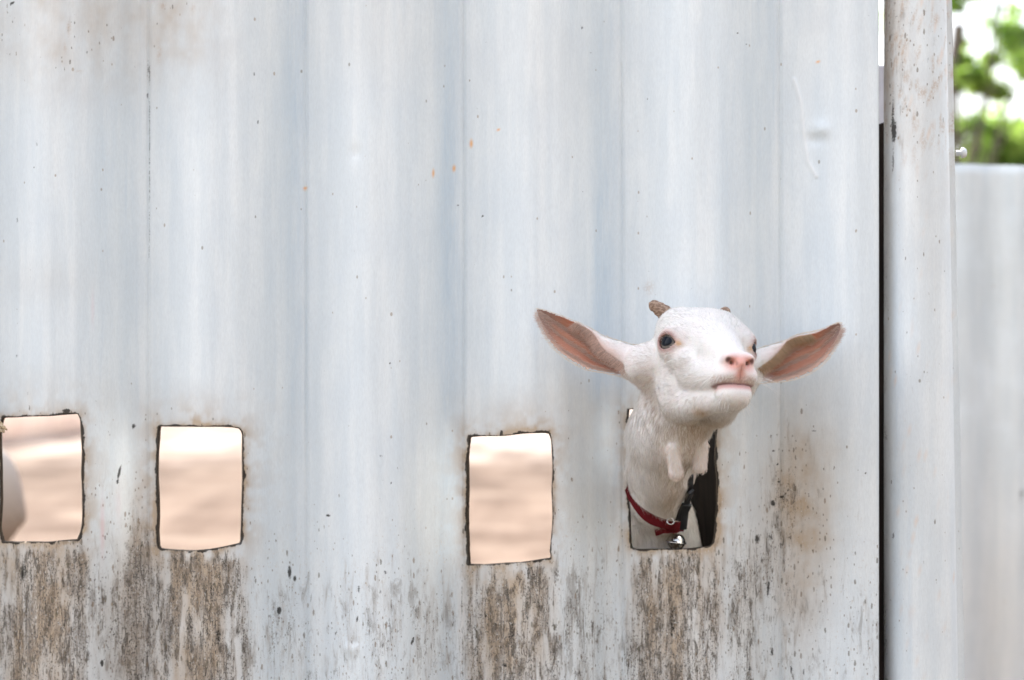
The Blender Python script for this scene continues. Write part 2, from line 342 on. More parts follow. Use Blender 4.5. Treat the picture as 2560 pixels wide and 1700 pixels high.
def sheet_mat(name="weathered_white_paint", attrs=True, seed=0.0, tone=1.0):
    m = N(name)
    o = m.obj((1, 1, 1), (seed, 0, 0))
    fine = m.noise(m.obj((560, 60, 34), (seed, 0, 0)), 1, 6, .66, .25)
    fine2 = m.noise(m.obj((190, 60, 46), (seed + 4, 0, 0)), 1, 8, .74, .5)
    mid = m.noise(m.obj((60, 20, 5), (seed, 0, 3)), 1, 5, .55)
    cloud = m.noise(o, 14, 5, .6)
    grain = m.noise(m.obj((900, 300, 160), (seed, 0, 0)), 1, 4, .6)
    crumb = m.noise(m.obj((520, 200, 360), (seed, 0, 0)), 1, 5, .7)
    if attrs:
        s1 = m.n("ShaderNodeAttribute"); s1.attribute_name = "stain"
        sp = m.n("ShaderNodeSeparateColor"); m.t.links.new(s1.outputs["Color"], sp.inputs[0])
        tan_, gr_, dk_ = sp.outputs; bl_ = s1.outputs["Alpha"]
        s2 = m.n("ShaderNodeAttribute"); s2.attribute_name = "tint"
        sp2 = m.n("ShaderNodeSeparateColor"); m.t.links.new(s2.outputs["Color"], sp2.inputs[0])
        pk_, or_, ru_ = sp2.outputs; dr_ = s2.outputs["Alpha"]
    else:
        tan_ = m.math('MULTIPLY', m.mr(cloud, .5, .8), .25); gr_ = m.math('MULTIPLY', m.mr(cloud, .4, .8), .18); dk_ = bl_ = None
    c = m.mix(m.mr(mid, .35, .68), tuple(tone * x for x in (.725, .772, .785)), tuple(tone * x for x in (.815, .845, .84)))
    c = m.mix(m.math('MULTIPLY', m.mr(cloud, .42, .68), .30), c, (.68, .735, .77))
    if bl_ is not None:
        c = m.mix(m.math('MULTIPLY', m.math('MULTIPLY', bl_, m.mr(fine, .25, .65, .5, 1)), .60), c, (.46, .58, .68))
    # soft tan film, broken up by brush marks
    tf = m.math('MULTIPLY', tan_, m.mr(cloud, .25, .7, .7, 1.25), True)
    c = m.mix(m.math('MULTIPLY', tf, 1.0, True), c, (.50, .385, .27))
    # streaks of grime: the more grime, the lower the threshold of the stretched noise
    thr = m.math('SUBTRACT', .76, m.math('MULTIPLY', gr_, .30))
    k1 = m.mr(fine, thr, m.math('ADD', thr, .17))
    thr2 = m.math('SUBTRACT', .77, m.math('MULTIPLY', gr_, .27))
    k2 = m.mr(fine2, thr2, m.math('ADD', thr2, .09))
    thr3 = m.math('SUBTRACT', .80, m.math('MULTIPLY', gr_, .26))
    k3 = m.mr(crumb, thr3, m.math('ADD', thr3, .05))
    wash = m.mr(m.noise(m.obj((110, 60, 16), (seed + 2, 0, 0)), 1, 6, .7, .4), m.math('SUBTRACT', .66, m.math('MULTIPLY', gr_, .26)), .78)
    c = m.mix(m.math('MULTIPLY', wash, m.mr(gr_, .10, .5, 0, .62)), c, (.29, .215, .145))
    blot = m.mr(m.math('ADD', m.noise(m.obj((75, 60, 22), (seed + 11, 0, 0)), 1, 7, .72, .6), m.math('MULTIPLY', gr_, .22)), .68, .80)
    c = m.mix(m.math('MULTIPLY', blot, m.mr(gr_, .15, .6, 0, .42)), c, (.12, .08, .045))
    c = m.mix(m.math('MULTIPLY', k1, .58), c, (.15, .098, .055))
    c = m.mix(m.math('MULTIPLY', k2, .80), c, (.062, .042, .022))
    c = m.mix(m.math('MULTIPLY', k3, .85), c, (.032, .025, .016))
    # chips of clean paint inside the grime
    chip = m.mr(m.noise(m.obj((380, 120, 240), (seed + 7, 0, 0)), 1, 6, .7), .60, .65)
    c = m.mix(m.math('MULTIPLY', m.math('MULTIPLY', chip, m.mr(gr_, .1, .45)), .85, True), c, (.64, .61, .56))
    # scattered flecks
    vd = m.vor(m.obj((95, 95, 62), (seed, 0, 0)), 1)
    pick = m.vor(m.obj((95, 95, 62), (seed, 0, 0)), 1, 1.0, "Color")
    ps = m.n("ShaderNodeSeparateColor"); m.t.links.new(pick, ps.inputs[0])
    rad = m.mr(ps.outputs[0], .80, 1.0, .0, .17, False)
    fl = m.mr(m.math('SUBTRACT', rad, vd), .0, .035)
    c = m.mix(m.math('MULTIPLY', fl, .62), c, m.mix(ps.outputs[1], (.16, .13, .07), (.36, .24, .13)))
    for sc_, of in (((150, 90, 52), 3), ((260, 90, 120), 6)):
        v2 = m.obj(sc_, (seed + of, 0, 0)); vd = m.vor(v2, 1); ps2 = m.n("ShaderNodeSeparateColor"); m.t.links.new(m.vor(v2, 1, 1.0, "Color"), ps2.inputs[0])
        lim = m.math('SUBTRACT', .985, m.math('MULTIPLY', m.math('ADD', gr_, m.math('MULTIPLY', tan_, .35)), .75))
        r2_ = m.math('MINIMUM', m.math('MULTIPLY', m.math('SUBTRACT', ps2.outputs[0], lim), .9), .22)
        fl2 = m.mr(m.math('SUBTRACT', m.math('ADD', r2_, m.math('MULTIPLY', m.math('SUBTRACT', crumb, .5), .30)), vd), .0, .05)
        c = m.mix(m.math('MULTIPLY', m.math('MULTIPLY', fl2, m.mr(ps2.outputs[0], lim, m.math('ADD', lim, .02))), .68), c, m.mix(ps2.outputs[1], (.085, .07, .035), (.24, .16, .09)))
    c = m.mix(m.math('MULTIPLY', m.mr(grain, .3, .75), .20), c, (.45, .46, .46))
    if attrs:
        c = m.mix(m.math('MULTIPLY', ru_, m.mr(crumb, .35, .6), True), c, (.42, .24, .11))
        c = m.mix(pk_, c, (.75, .33, .36))
        c = m.mix(or_, c, (.80, .42, .16))
        c = m.mix(m.math('MULTIPLY', dr_, .5), c, (.86, .86, .84))
        dd = m.math('MULTIPLY', m.mr(m.math('ADD', dk_, m.math('MULTIPLY', m.math('SUBTRACT', crumb, .5), 1.1)), .30, .62), .92)
        c = m.mix(dd, c, (.014, .011, .008))
    rough = m.mr(m.math('ADD', tf, k1), 0, 1, .46, .85)
    m.base(c, rough, .35)
    hgt = m.math('ADD', m.math('MULTIPLY', fine, .6), m.math('MULTIPLY', k2, -.6))
    hgt = m.math('ADD', hgt, m.math('MULTIPLY', crumb, m.mr(gr_, 0, 1, .15, 1.6)))
    m.bump(hgt, .35, .0012)
    return m.m

edge_m = plain("sooty_cut_edge", (.055, .042, .03), .9, .1, 0, .6, 400)
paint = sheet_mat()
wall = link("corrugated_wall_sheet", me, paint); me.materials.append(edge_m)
sol = wall.modifiers.new("thickness", 'SOLIDIFY'); sol.thickness = .0042; sol.offset = -1; sol.material_offset_rim = 1
tag(wall, "tall white corrugated sheet wall with four cut feeding holes and brown grime streaks below them", "wall")
# make sure the thickness grows away from the viewer
if me.polygons[len(me.polygons) // 2].normal.y > 0: sol.offset = 1

# ------------------------------------------------------------------ the rib-shaped post right of the gap
def post():
    zz = np.linspace(.01, 2.8, 280); nf = 60
    V = []
    for z in zz:
        v = 850 - (z - .95) * 2000
        xl = (2217 - 1280) / 2000 + .0; xr = ((2368 + (v / 1700) * 30) - 1280) / 2000; xf = ((2384 + (v / 1700) * 32) - 1280) / 2000
        t = np.linspace(0, 1, nf)
        # closed outline: rounded front from the left lip to the right, flat flange, back
        th = np.linspace(math.pi * 1.04, math.pi * .03, 36)
        cx = (xl + xr) / 2; r = (xr - xl) / 2
        fx = cx + r * np.cos(th) * (1.0); fy = .012 - .047 * np.clip(np.sin(th), -.2, 1) ** .75 if False else .012 - .047 * np.sign(np.sin(th)) * np.abs(np.sin(th)) ** .95 * 1.15
        ox = np.r_[fx, xr + .0005, xf, xf, xr, cx, xl + .004]
        oy = np.r_[fy, .008, .008, .014, .016, .02, .018]
        wv = .0012 * (fbm(np.full(len(ox), z * 6.), np.arange(len(ox)) * .15, 51, 3) - .5)
        V.append(np.stack([ox * .9865, oy + wv - .032, np.full(len(ox), z)], -1))
    V = np.array(V); nz, n, _ = V.shape
    i = np.arange(nz * n).reshape(nz, n); j = np.roll(i, -1, 1)
    Q = np.stack([i[:-1], j[:-1], j[1:], i[1:]], -1).reshape(-1, 4)
    return V.reshape(-1, 3), Q
Vp, Qp = post()
me = np_mesh("post", Vp, Qp)
u = Vp[:, 0] * F / (2.5 + Vp[:, 1]) + 1280; v = 850 - (Vp[:, 2] - .95) * F / (2.5 + Vp[:, 1])
U, Vv = u, v
nA = fbm(u / 14, v / 40, 61, 4); nB = fbm(u / 30, v / 120, 62, 4); nC = fbm(u / 6, v / 7, 66, 3)
ptan = .9 * sstep(2290, 2215, u) if False else .85 * (1 - sstep(2222, 2300, u)) * (1 - sstep(150, 420, v)) * (.4 + nA)
ptan = .4 * ptan + .22 * (1 - sstep(300, 900, v)) * nB + .10 * nB + .35 * (1 - sstep(2216, 2235, u)) * nA
pgr = .12 + .12 * sstep(.5, .7, nA) + .40 * (1 - sstep(2225, 2330, u)) * (1 - sstep(120, 420, v)) + .25 * (1 - sstep(200, 500, v)) * nA + .10 * nB
pdark = .8 * gauss(2232, 290, 5, 60) * (nA + .4) + .8 * gauss(2238, 330, 5, 20) + .7 * gauss(2232, 400, 5, 40) * (nA + .3) + .5 * (1 - sstep(2217, 2224, u)) * nA
for (a, b, c_, d_) in ((2242, 432, 4, 2), (2320, 156, 3, 8), (2317, 217, 3, 4), (2305, 29, 5, 2), (2356, 1317, 3, 3), (2232, 1340, 3, 8), (2282, 1593, 3, 3)):
    pdark = np.maximum(pdark, .8 * gauss(a, b, c_, d_))
pblue = .8 * gauss(2242, 1100, 16, 900) * (.4 + nB) + .7 * gauss(2273, 1480, 6, 260) * (.3 + nA)
por = 0
for (a, b, c_, d_) in ((2270, 139, 3, 7), (2295, 342, 4, 4), (2350, 154, 4, 4), (2316, 433, 6, 2), (2292, 1192, 3, 3), (2279, 1526, 4, 5), (2264, 432, 3, 3), (2287, 263, 4, 4)):
    por = np.maximum(por, .6 * gauss(a, b, c_, d_))
U_, V_ = u, v
for _ in range(150):
    a, b = rng.uniform(2222, 2385), 1700 * rng.random() ** 1.4; por = np.maximum(por, rng.uniform(.2, .7) * gauss(a, b, rng.uniform(1.5, 3.5), rng.uniform(2, 7)))
set_attr(me, "stain", np.clip(np.stack([ptan, pgr, pdark, pblue], -1), 0, 1))
set_attr(me, "tint", np.clip(np.stack([0 * u, por * .55, .55 * sstep(.60, .68, nC) * (1 - sstep(250, 520, v)), 0 * u], -1), 0, 1))
po = link("post", me, sheet_mat("post_paint", True, 5.0))
tag(po, "white painted half-round post with rust flecks standing right of the narrow gap", "post")

def lathe(name, pts, mat, parent=None, seg=40, axis=None, loc=(0, 0, 0)):
    """pts: (radius, height) pairs"""
    a = np.linspace(0, 2 * np.pi, seg, endpoint=False)
    V = np.array([[r * math.cos(t), r * math.sin(t), h] for r, h in pts for t in a])
    n = len(pts); i = np.arange(n * seg).reshape(n, seg); j = np.roll(i, -1, 1)
    Q = np.stack([i[:-1], j[:-1], j[1:], i[1:]], -1).reshape(-1, 4)
    o = link(name, np_mesh(name, V, Q), mat, parent); o.location = loc
    if axis is not None: o.rotation_euler = Vector(axis).to_track_quat('Z', 'Y').to_euler()
    return o
bolt = lathe("bolt", [(.0001, 0), (.0035, 0), (.0035, .006), (.0062, .0065), (.0066, .009), (.0055, .0115), (.0035, .013), (.0001, .0135)],
             plain("white_plastic_cap", (.75, .77, .78), .4), po, 24, (1, -.2, .05), P(2390, 383, -.018))

# ------------------------------------------------------------------ timber and battens behind the sheet
def wood_mat(name, c1, c2):
    m = N(name); g = m.noise(m.obj((90, 90, 5)), 1, 6, .65, .5); k = m.noise(m.obj((300, 300, 14)), 1, 4, .6)
    c = m.mix(m.mr(g, .35, .65), c1, c2); c = m.mix(m.math('MULTIPLY', m.mr(k, .55, .8), .7), c, tuple(x * .3 for x in c1))
    m.base(c, .85, .15); m.bump(g, .5, .003); return m.m
wood = wood_mat("dark_old_wood", (.012, .008, .006), (.035, .023, .018))
pale = wood_mat("bleached_wood", (.42, .42, .46), (.55, .55, .60))
def prism(name, poly, y0, y1, mat, parent=None, bev=.003):
    """extrude an (x, z) outline between two depths, with worn edges"""
    n = len(poly)
    V = [(x, y0, z) for x, z in poly] + [(x, y1, z) for x, z in poly]
    me = bpy.data.meshes.new(name)
    me.from_pydata(V, [], [tuple(range(n)), tuple(range(2 * n - 1, n - 1, -1))] + [(i + n, (i + 1) % n + n, (i + 1) % n, i) for i in range(n)])
    o = link(name, me, mat, parent)
    b = o.modifiers.new("worn", 'BEVEL'); b.width = bev; b.segments = 2
    return o
def xz(u, v, y): q = P(u, v, y); return (q.x, q.z)
y = .035
tag(prism("timber_batten", [(.30, .01), (.50, .01), (.50, xz(2230, 285, y)[1]), (.462, xz(2192, 312, y)[1]), (.452, xz(2186, 318, y)[1]), (.452, 2.75), (.30, 2.75)], y, y + .045, wood),  # wide tall left part is unseen, added to keep sun off the post
    "dark brown timber batten with slanted top seen in the gap beside the post", "batten")
y = .30
tag(prism("fence_picket", [(.46, .0), (.56, .0), (.56, xz(2215, 161, y)[1]), (.46, xz(2200, 162, y)[1])], y, y + .03, pale),
    "pale grey picket glimpsed through the gap above the dark batten", "picket")
shade_screen = bpy.data.objects.new("shade_boards", None); COL.objects.link(shade_screen)
tag(shade_screen, "added black boards standing in for shade behind the wall beside the goat's neck", "shade_screen")
dark_wood = wood_mat("black_shade_wood", (.004, .003, .003), (.012, .009, .007))  # near-black tone stands in for shadow
prism("shade_board", [(.244, .0), (.36, .0), (.345, .83), (.33, .865), (.222, .87), (.218, .83), (.222, .765), (.236, .72), (.244, .68)], .045, .065, dark_wood, shade_screen)  # black board standing in for the shade right of the neck
prism("shade_board", [(.098, .0), (.112, .0), (.112, .93), (.098, .93)], .012, .17, dark_wood, shade_screen)  # unseen board added to keep the sun off the chest

# ------------------------------------------------------------------ low white sheet fence at the right, behind the post
fx = np.arange(.78, 6.0, .012); fz = np.linspace(.0, 1.0, 60)
FX, FZ = np.meshgrid(fx, fz)
top = 1.287 + .012 * np.sin(FX * 2.3 - 1.2) + .006 * np.sin(FX * 9)
ZZ = .01 + FZ * (top - .01)
fph = (FX / .17 + .3) % 1.0
FY = 1.5 - .018 * sstep(.0, .3, fph) * (1 - sstep(.6, .95, fph)) + .02 * (fbm(FX * 3, ZZ * 2, 71, 3) - .5) + (FX - .78) * .10
i = np.arange(FX.size).reshape(FX.shape); Q = np.stack([i[:-1, :-1], i[:-1, 1:], i[1:, 1:], i[1:, :-1]], -1).reshape(-1, 4)
me = np_mesh("fence", np.stack([FX, FY, ZZ], -1).reshape(-1, 3), Q)
hz = ZZ.ravel(); xx = FX.ravel()
fu = 1280 + xx / (4 + (xx - .78) * .1) * 5000; fv = 850 - (hz - .95) / (4 + (xx - .78) * .1) * 5000
U, Vv = fu, fv
ft = .07 * (1 - sstep(.5, 1.1, hz)) + .14 * gauss(2500, 1560, 60, 260)
fg = .10 * (1 - sstep(.4, 1.0, hz))
fd = .7 * gauss(2550, 1240, 9, 22) + .4 * gauss(2483, 1210, 6, 60) + .35 * gauss(2545, 575, 14, 12) + .3 * gauss(2478, 1450, 4, 160) + .3 * gauss(2520, 420, 3, 40)
set_attr(me, "stain", np.clip(np.stack([ft, fg, fd, .35 * fbm(xx * 14, hz * .8, 81, 3)], -1), 0, 1)); set_attr(me, "tint", np.zeros((len(xx), 4)))
fo = link("sheet_fence", me, sheet_mat("fence_paint", True, 9.0, .72)); sm = fo.modifiers.new("thickness", 'SOLIDIFY'); sm.thickness = .0015; sm.offset = 0
tag(fo, "low white sheet metal fence behind the post at the right edge", "fence")

# far fence across the yard (seen in the leftmost hole)
m = N("far_fence_paint"); st = m.noise(m.obj((1.3, 1.3, .05)), 1.0, 3, .6)
m.base(m.mix(m.mr(st, .4, .62), (.78, .64, .60), (.88, .80, .76)), .8, .2); tr = m.n('ShaderNodeBsdfTranslucent'); tr.inputs[0].default_value = (.92, .84, .78, 1); mx = m.n('ShaderNodeMixShader'); mx.inputs[0].default_value = .5; m.t.links.new(m.b.outputs[0], mx.inputs[1]); m.t.links.new(tr.outputs[0], mx.inputs[2]); m.t.links.new(mx.outputs[0], m.out.inputs[0]); far_m = m.m
A = np.array([-5.6, 12.2]); B = np.array([-2.2, 33.0]); L = np.linalg.norm(B - A); s = np.arange(0, L, .05)
d = (B - A) / L; nn = np.array([d[1], -d[0]])
off = .03 * np.sign(np.sin(s / .30 * math.pi)) 
bx = A[0] + d[0] * s + nn[0] * off; by = A[1] + d[1] * s + nn[1] * off
V = np.concatenate([np.stack([bx, by, 0 * s - .02], -1), np.stack([bx, by, 0 * s + .85], -1)]); n = len(s); i = np.arange(n - 1)
ff = link("far_fence", np_mesh("far_fence", V, np.stack([i, i + 1, i + 1 + n, i + n], -1), False), far_m)
sm = ff.modifiers.new("thickness", 'SOLIDIFY'); sm.thickness = .01
tag(ff, "pinkish ribbed sheet fence far across the sunlit yard behind the leftmost hole", "fence")

# ------------------------------------------------------------------ trees beyond the fence
def leaf_mat():
    m = N("green_leaves"); a = m.attr("tone")
    c = m.mix(a, (.07, .13, .025), (.22, .33, .07))
    m.base(c, .5, .3)
    tr = m.n("ShaderNodeBsdfTranslucent"); m.set(tr.inputs[0], m.mix(a, (.24, .42, .06), (.46, .62, .14)))
    mx = m.n("ShaderNodeMixShader"); mx.inputs[0].default_value = .55
    m.t.links.new(m.b.outputs[0], mx.inputs[1]); m.t.links.new(tr.outputs[0], mx.inputs[2]); m.t.links.new(mx.outputs[0], m.out.inputs[0])
    return m.m
leafm = leaf_mat()
bark = wood_mat("bark", (.07, .055, .045), (.16, .13, .11))
def tube(paths, nseg=8):
    """paths: list of (points, radii); returns V, Q"""
    V = []; Q = []; base = 0
    for pts, rad in paths:
        pts = [Vector(p) for p in pts]
        up = Vector((.31, .17, .93))
        for k, p in enumerate(pts):
            t = (pts[min(k + 1, len(pts) - 1)] - pts[max(k - 1, 0)]).normalized()
            a = t.cross(up);  a = a.normalized() if a.length > 1e-4 else t.orthogonal().normalized()
            b = t.cross(a)
            for q in range(nseg):
                th = 2 * math.pi * q / nseg
                V.append(p + (a * math.cos(th) + b * math.sin(th)) * rad[k])
        for k in range(len(pts) - 1):
            for q in range(nseg):
                i0 = base + k * nseg + q; i1 = base + k * nseg + (q + 1) % nseg
                Q.append((i0, i1, i1 + nseg, i0 + nseg))
        base += len(pts) * nseg
    return np.array([tuple(v) for v in V]), np.array(Q)
def tree(loc, height, trunk_r, clumps, label, seed, leaf=.06, per=230):
    r = random.Random(seed); g = np.random.default_rng(seed)
    e = bpy.data.objects.new("tree", None); COL.objects.link(e); e.location = loc
    tag(e, label, "tree", "trees beyond the fence")
    tp = [(0, 0, 0)]; x = y_ = 0
    for k in range(1, 9):
        x += r.uniform(-.06, .06); y_ += r.uniform(-.06, .06); tp.append((x, y_, height * .62 * k / 8))
    paths = [(tp, [trunk_r * (1 - .075 * k) for k in range(9)])]
    for c, rad, _ in clumps:
        k = min(7, max(2, int(c[2] / height * 9) - 2)); s0 = Vector(tp[k]); e0 = Vector(c)
        pts = [s0 + (e0 - s0) * t + Vector((r.uniform(-.1, .1), r.uniform(-.1, .1), .25 * math.sin(math.pi * t))) * (t * (1 - t) * 2 + .0) for t in (0, .25, .5, .75, 1)]
        paths.append((pts, [trunk_r * q for q in (.16, .12, .09, .06, .03)]))
        for _q in range(4):
            e1 = e0 + Vector((r.uniform(-1, 1), r.uniform(-1, 1), r.uniform(-.8, .8))) * rad * .9
            paths.append(([e0 + (e1 - e0) * t - (e0 - s0) * .2 * (1 - t) for t in (0, .5, 1)], [trunk_r * q for q in (.05, .03, .012)]))
    V, Q = tube(paths); link("trunk", np_mesh("trunk", V, Q), bark, e)
    LV = []; tone = []
    for c, rad, dens in clumps:
        nsub = max(3, int(6 * dens))
        for q in range(nsub):
            cc = np.array(c) + g.normal(0, .48, 3) * rad; n = int(per * dens / 4); sr = rad * g.uniform(.22, .42); tn = g.uniform(0, 1)
            p = g.normal(0, 1, (n, 3)); p = cc + p / np.linalg.norm(p, axis=1)[:, None] * (g.random((n, 1)) ** .5) * sr * [1, 1, .7]
            a = g.normal(0, 1, (n, 3)); a /= np.linalg.norm(a, axis=1)[:, None]
            b = np.cross(a, g.normal(0, 1, (n, 3))); b /= np.linalg.norm(b, axis=1)[:, None]
            sz = leaf * g.uniform(.6, 1.2, (n, 1))
            LV.append(np.stack([p - a * sz, p - b * sz * .38, p + a * sz, p + b * sz * .38], 1).reshape(-1, 3))
            tone.append(np.repeat(np.clip(tn + g.normal(0, .15, n), 0, 1), 4))
    LV = np.concatenate(LV); me = np_mesh("crown", LV, np.arange(len(LV)).reshape(-1, 4), False)
    set_attr(me, "tone", np.concatenate(tone), 'FLOAT'); link("crown", me, leafm, e)
    return e
# seen right of the post: directions (u 2380..2560, v 0..400)
def cl(u, v, y, rad, dens, base): q = P(u, v, y) - Vector(base); return (tuple(q), rad, dens)
b1 = (2.72, 9.6, 0)
tree(b1, 4.6, .085, [cl(2500, 95, 9.4, .34, 1.2, b1), cl(2440, 60, 9.8, .20, .7, b1), cl(2560, 130, 9.9, .34, 1.2, b1), cl(2400, 215, 9.5, .16, .5, b1), cl(2640, 60, 9.6, .5, 1.3, b1),
                     cl(2530, -120, 9.6, .5, 1.4, b1), cl(2420, -200, 9.9, .5, 1.4, b1), cl(2690, -90, 9.6, .6, 1.6, b1), cl(2600, -330, 9.6, .6, 1.5, b1)],
     "slender tree with dark trunk just right of the post, white sky between its leaves", 21)
b2 = (3.5, 12.0, 0)
tree(b2, 3.0, .09, [cl(2450, 350, 11.4, .30, 1.5, b2), cl(2545, 340, 11.6, .40, 1.8, b2), cl(2500, 400, 11.8, .35, 1.5, b2), cl(2400, 370, 11.8, .22, 1.2, b2), cl(2630, 330, 12.0, .55, 1.6, b2), cl(2570, 430, 11.5, .5, 1.6, b2), cl(2425, 440, 11.5, .4, 1.2, b2)],
     "low bushy tree rising just above the top of the white fence", 33)

# ------------------------------------------------------------------ signed-distance modelling of the goats
class Field:
    def __init__(s, lo, hi, h):
        s.lo = np.array(lo, float); s.h = h
        s.n = (np.ceil((np.array(hi) - s.lo) / h)).astype(int) + 1
        s.ax = [s.lo[i] + h * np.arange(s.n[i]) for i in range(3)]
        s.D = np.full(tuple(s.n), .05, np.float32)
    def box(s, lo, hi):
        sl = []
        for i in range(3):
            a = int(np.clip(np.floor((lo[i] - s.lo[i]) / s.h), 0, s.n[i])); b = int(np.clip(np.ceil((hi[i] - s.lo[i]) / s.h) + 1, 0, s.n[i])); sl.append(slice(a, b))
        P_ = np.meshgrid(*[s.ax[i][sl[i]] for i in range(3)], indexing='ij')
        return tuple(sl), np.stack([p.astype(np.float32) for p in P_], -1)
    def apply(s, fn, lo, hi, k, mode='add'):
        m = max(k, 2 * s.h) + .006
        sl, p = s.box(np.array(lo) - m, np.array(hi) + m)
        if p.size == 0: return
        d = fn(p).astype(np.float32); D = s.D[sl]
        if mode == 'add':
            h = np.maximum(k - np.abs(D - d), 0) / k if k > 0 else 0
            s.D[sl] = np.minimum(D, d) - h * h * k * .25
        else:
            d = -d; h = np.maximum(k - np.abs(D - d), 0) / k if k > 0 else 0
            s.D[sl] = np.maximum(D, d) + h * h * k * .25
    def cone(s, a, b, ra, rb, k, T=None, mode='add', sc=None):
        """rounded cone between two points; T maps world to local"""
        a = np.array(a, float); b = np.array(b, float)
        def fn(p):
            q = p - a; e = b - a; t = np.clip((q @ e) / (e @ e + 1e-12), 0, 1)
            return np.linalg.norm(q - t[..., None] * e, axis=-1) - (ra + (rb - ra) * t)
        R = max(ra, rb); s.apply(fn, np.minimum(a, b) - R, np.maximum(a, b) + R, k, mode)
    def ell(s, c, r, k, M=None, mode='add'):
        """ellipsoid; rows of M are its local axes"""
        c = np.array(c, float); r = np.array(r, float); M = np.eye(3) if M is None else np.array(M)
        def fn(p):
            q = (p - c) @ M.T; k0 = np.linalg.norm(q / r, axis=-1); k1 = np.linalg.norm(q / (r * r), axis=-1) + 1e-9
            return k0 * (k0 - 1) / k1
        e = np.sqrt(((M * r[:, None]) ** 2).sum(0)); s.apply(fn, c - e, c + e, k, mode)
    def mesh(s):
        """surface nets"""
        for ax in range(3):
            for e in (0, -1):
                z = [slice(None)] * 3; z[ax] = e; s.D[tuple(z)] = s.h
        D = s.D; n = D.shape; S_ = D < 0
        acc = np.zeros(tuple(np.array(n) - 1) + (3,), np.float32); cnt = np.zeros(tuple(np.array(n) - 1), np.float32)
        def sub(A, o): return A[o[0]:A.shape[0] - 1 + o[0], o[1]:A.shape[1] - 1 + o[1], o[2]:A.shape[2] - 1 + o[2]]
        c8 = [(i, j, k) for i in (0, 1) for j in (0, 1) for k in (0, 1)]
        tot = sum(sub(S_, c).astype(np.int8) for c in c8); act = (tot > 0) & (tot < 8)
        I = np.argwhere(act); pos = np.zeros((len(I), 3)); cn = np.zeros(len(I))
        for a in c8:
            for ax in range(3):
                if a[ax]: continue
                b = list(a); b[ax] = 1
                da = D[I[:, 0] + a[0], I[:, 1] + a[1], I[:, 2] + a[2]]; db = D[I[:, 0] + b[0], I[:, 1] + b[1], I[:, 2] + b[2]]
                m = (da < 0) != (db < 0); t = np.where(m, da / (da - db + 1e-12), 0)
                q = np.tile(np.array(a, float), (len(I), 1)); q[:, ax] = t
                pos[m] += q[m]; cn[m] += 1
        V = s.lo + (I + pos / cn[:, None]) * s.h
        vid = np.full(act.shape, -1, np.int64); vid[act] = np.arange(len(I))
        Q = []
        for ax in range(3):
            o1, o2 = [(1, 2), (2, 0), (0, 1)][ax]
            sl0 = [slice(1, -1)] * 3; sl1 = [slice(1, -1)] * 3; sl0[ax] = slice(0, -1); sl1[ax] = slice(1, None)
            A0 = S_[tuple(sl0)]; A1 = S_[tuple(sl1)]; ch = A0 != A1
            E = np.argwhere(ch); E2 = E.copy(); 
            for q in range(3):
                if q != ax: E2[:, q] += 1
            def g(d1, d2):
                z = E2.copy(); z[:, o1] -= d1; z[:, o2] -= d2; return vid[z[:, 0], z[:, 1], z[:, 2]]
            q4 = np.stack([g(1, 1), g(0, 1), g(0, 0), g(1, 0)], -1)
            ins = A0[E[:, 0], E[:, 1], E[:, 2]]
            q4[~ins] = q4[~ins][:, ::-1]; Q.append(q4)
        Q = np.concatenate(Q); Q = Q[(Q >= 0).all(1)]
        return V, Q

# head frame: local (x = towards picture right, y = towards the nose, z = up) from matching eyes, nostrils, mouth, horns
R = np.array([[.97501061, .22083236, .02423605], [.21065245, -.95364895, .21489351], [-.07056812, .20441807, .97633672]])
T0 = np.array([.22784515, -.17142869, .95 - .01171016])
def W(l): return R @ np.array(l, float) + T0
def toL(p): return (np.asarray(p) - T0) @ R

fd_ = Field((.09, -.33, .66), (.34, .10, 1.03), .0014)
def hc(a, b, ra, rb, k, sym=True, mode='add'):
    for s_ in ((1, -1) if sym else (1,)):
        fd_.cone(W((a[0] * s_, a[1], a[2])), W((b[0] * s_, b[1], b[2])), ra, rb, k, mode=mode)
def he(c, r, k, sym=True, mode='add', rot=None):
    for s_ in ((1, -1) if sym else (1,)):
        M = R.T
        if rot is not None:
            B = np.array(rot, float).copy(); B[:, 0] *= s_; M = B @ R.T
        fd_.ell(W((c[0] * s_, c[1], c[2])), r, k, M, mode)
he((0, -.035, .004), (.049, .055, .047), .01, False)
he((.030, -.004, .010), (.026, .030, .026), .018)
he((.024, -.034, .030), (.027, .032, .026), .014)
hc((0, .000, .014), (0, .094, -.040), .034, .0185, .02, False)
hc((.018, .015, -.032), (.0110, .092, -.050), .0225, .0150, .009)
hc((.021, -.030, -.062), (.005, .086, -.073), .0205, .0118, .007)
he((.029, -.032, -.038), (.022, .032, .035), .012)
he((.034, .012, -.018), (.011, .026, .008), .014)
hc((.043, -.052, -.006), (.066, -.058, -.012), .019, .0145, .018)
he((0, .104, -.034), (.0170, .0140, .0115), .007, False)
he((.0112, .106, -.0325), (.0076, .0120, .0068), .005)
he((0, .112, -.040), (.0060, .0105, .0085), .004, False)
he((.009, .100, -.050), (.0150, .0160, .0110), .006)
he((0, .094, -.0705), (.0198, .0170, .0148), .007, False)
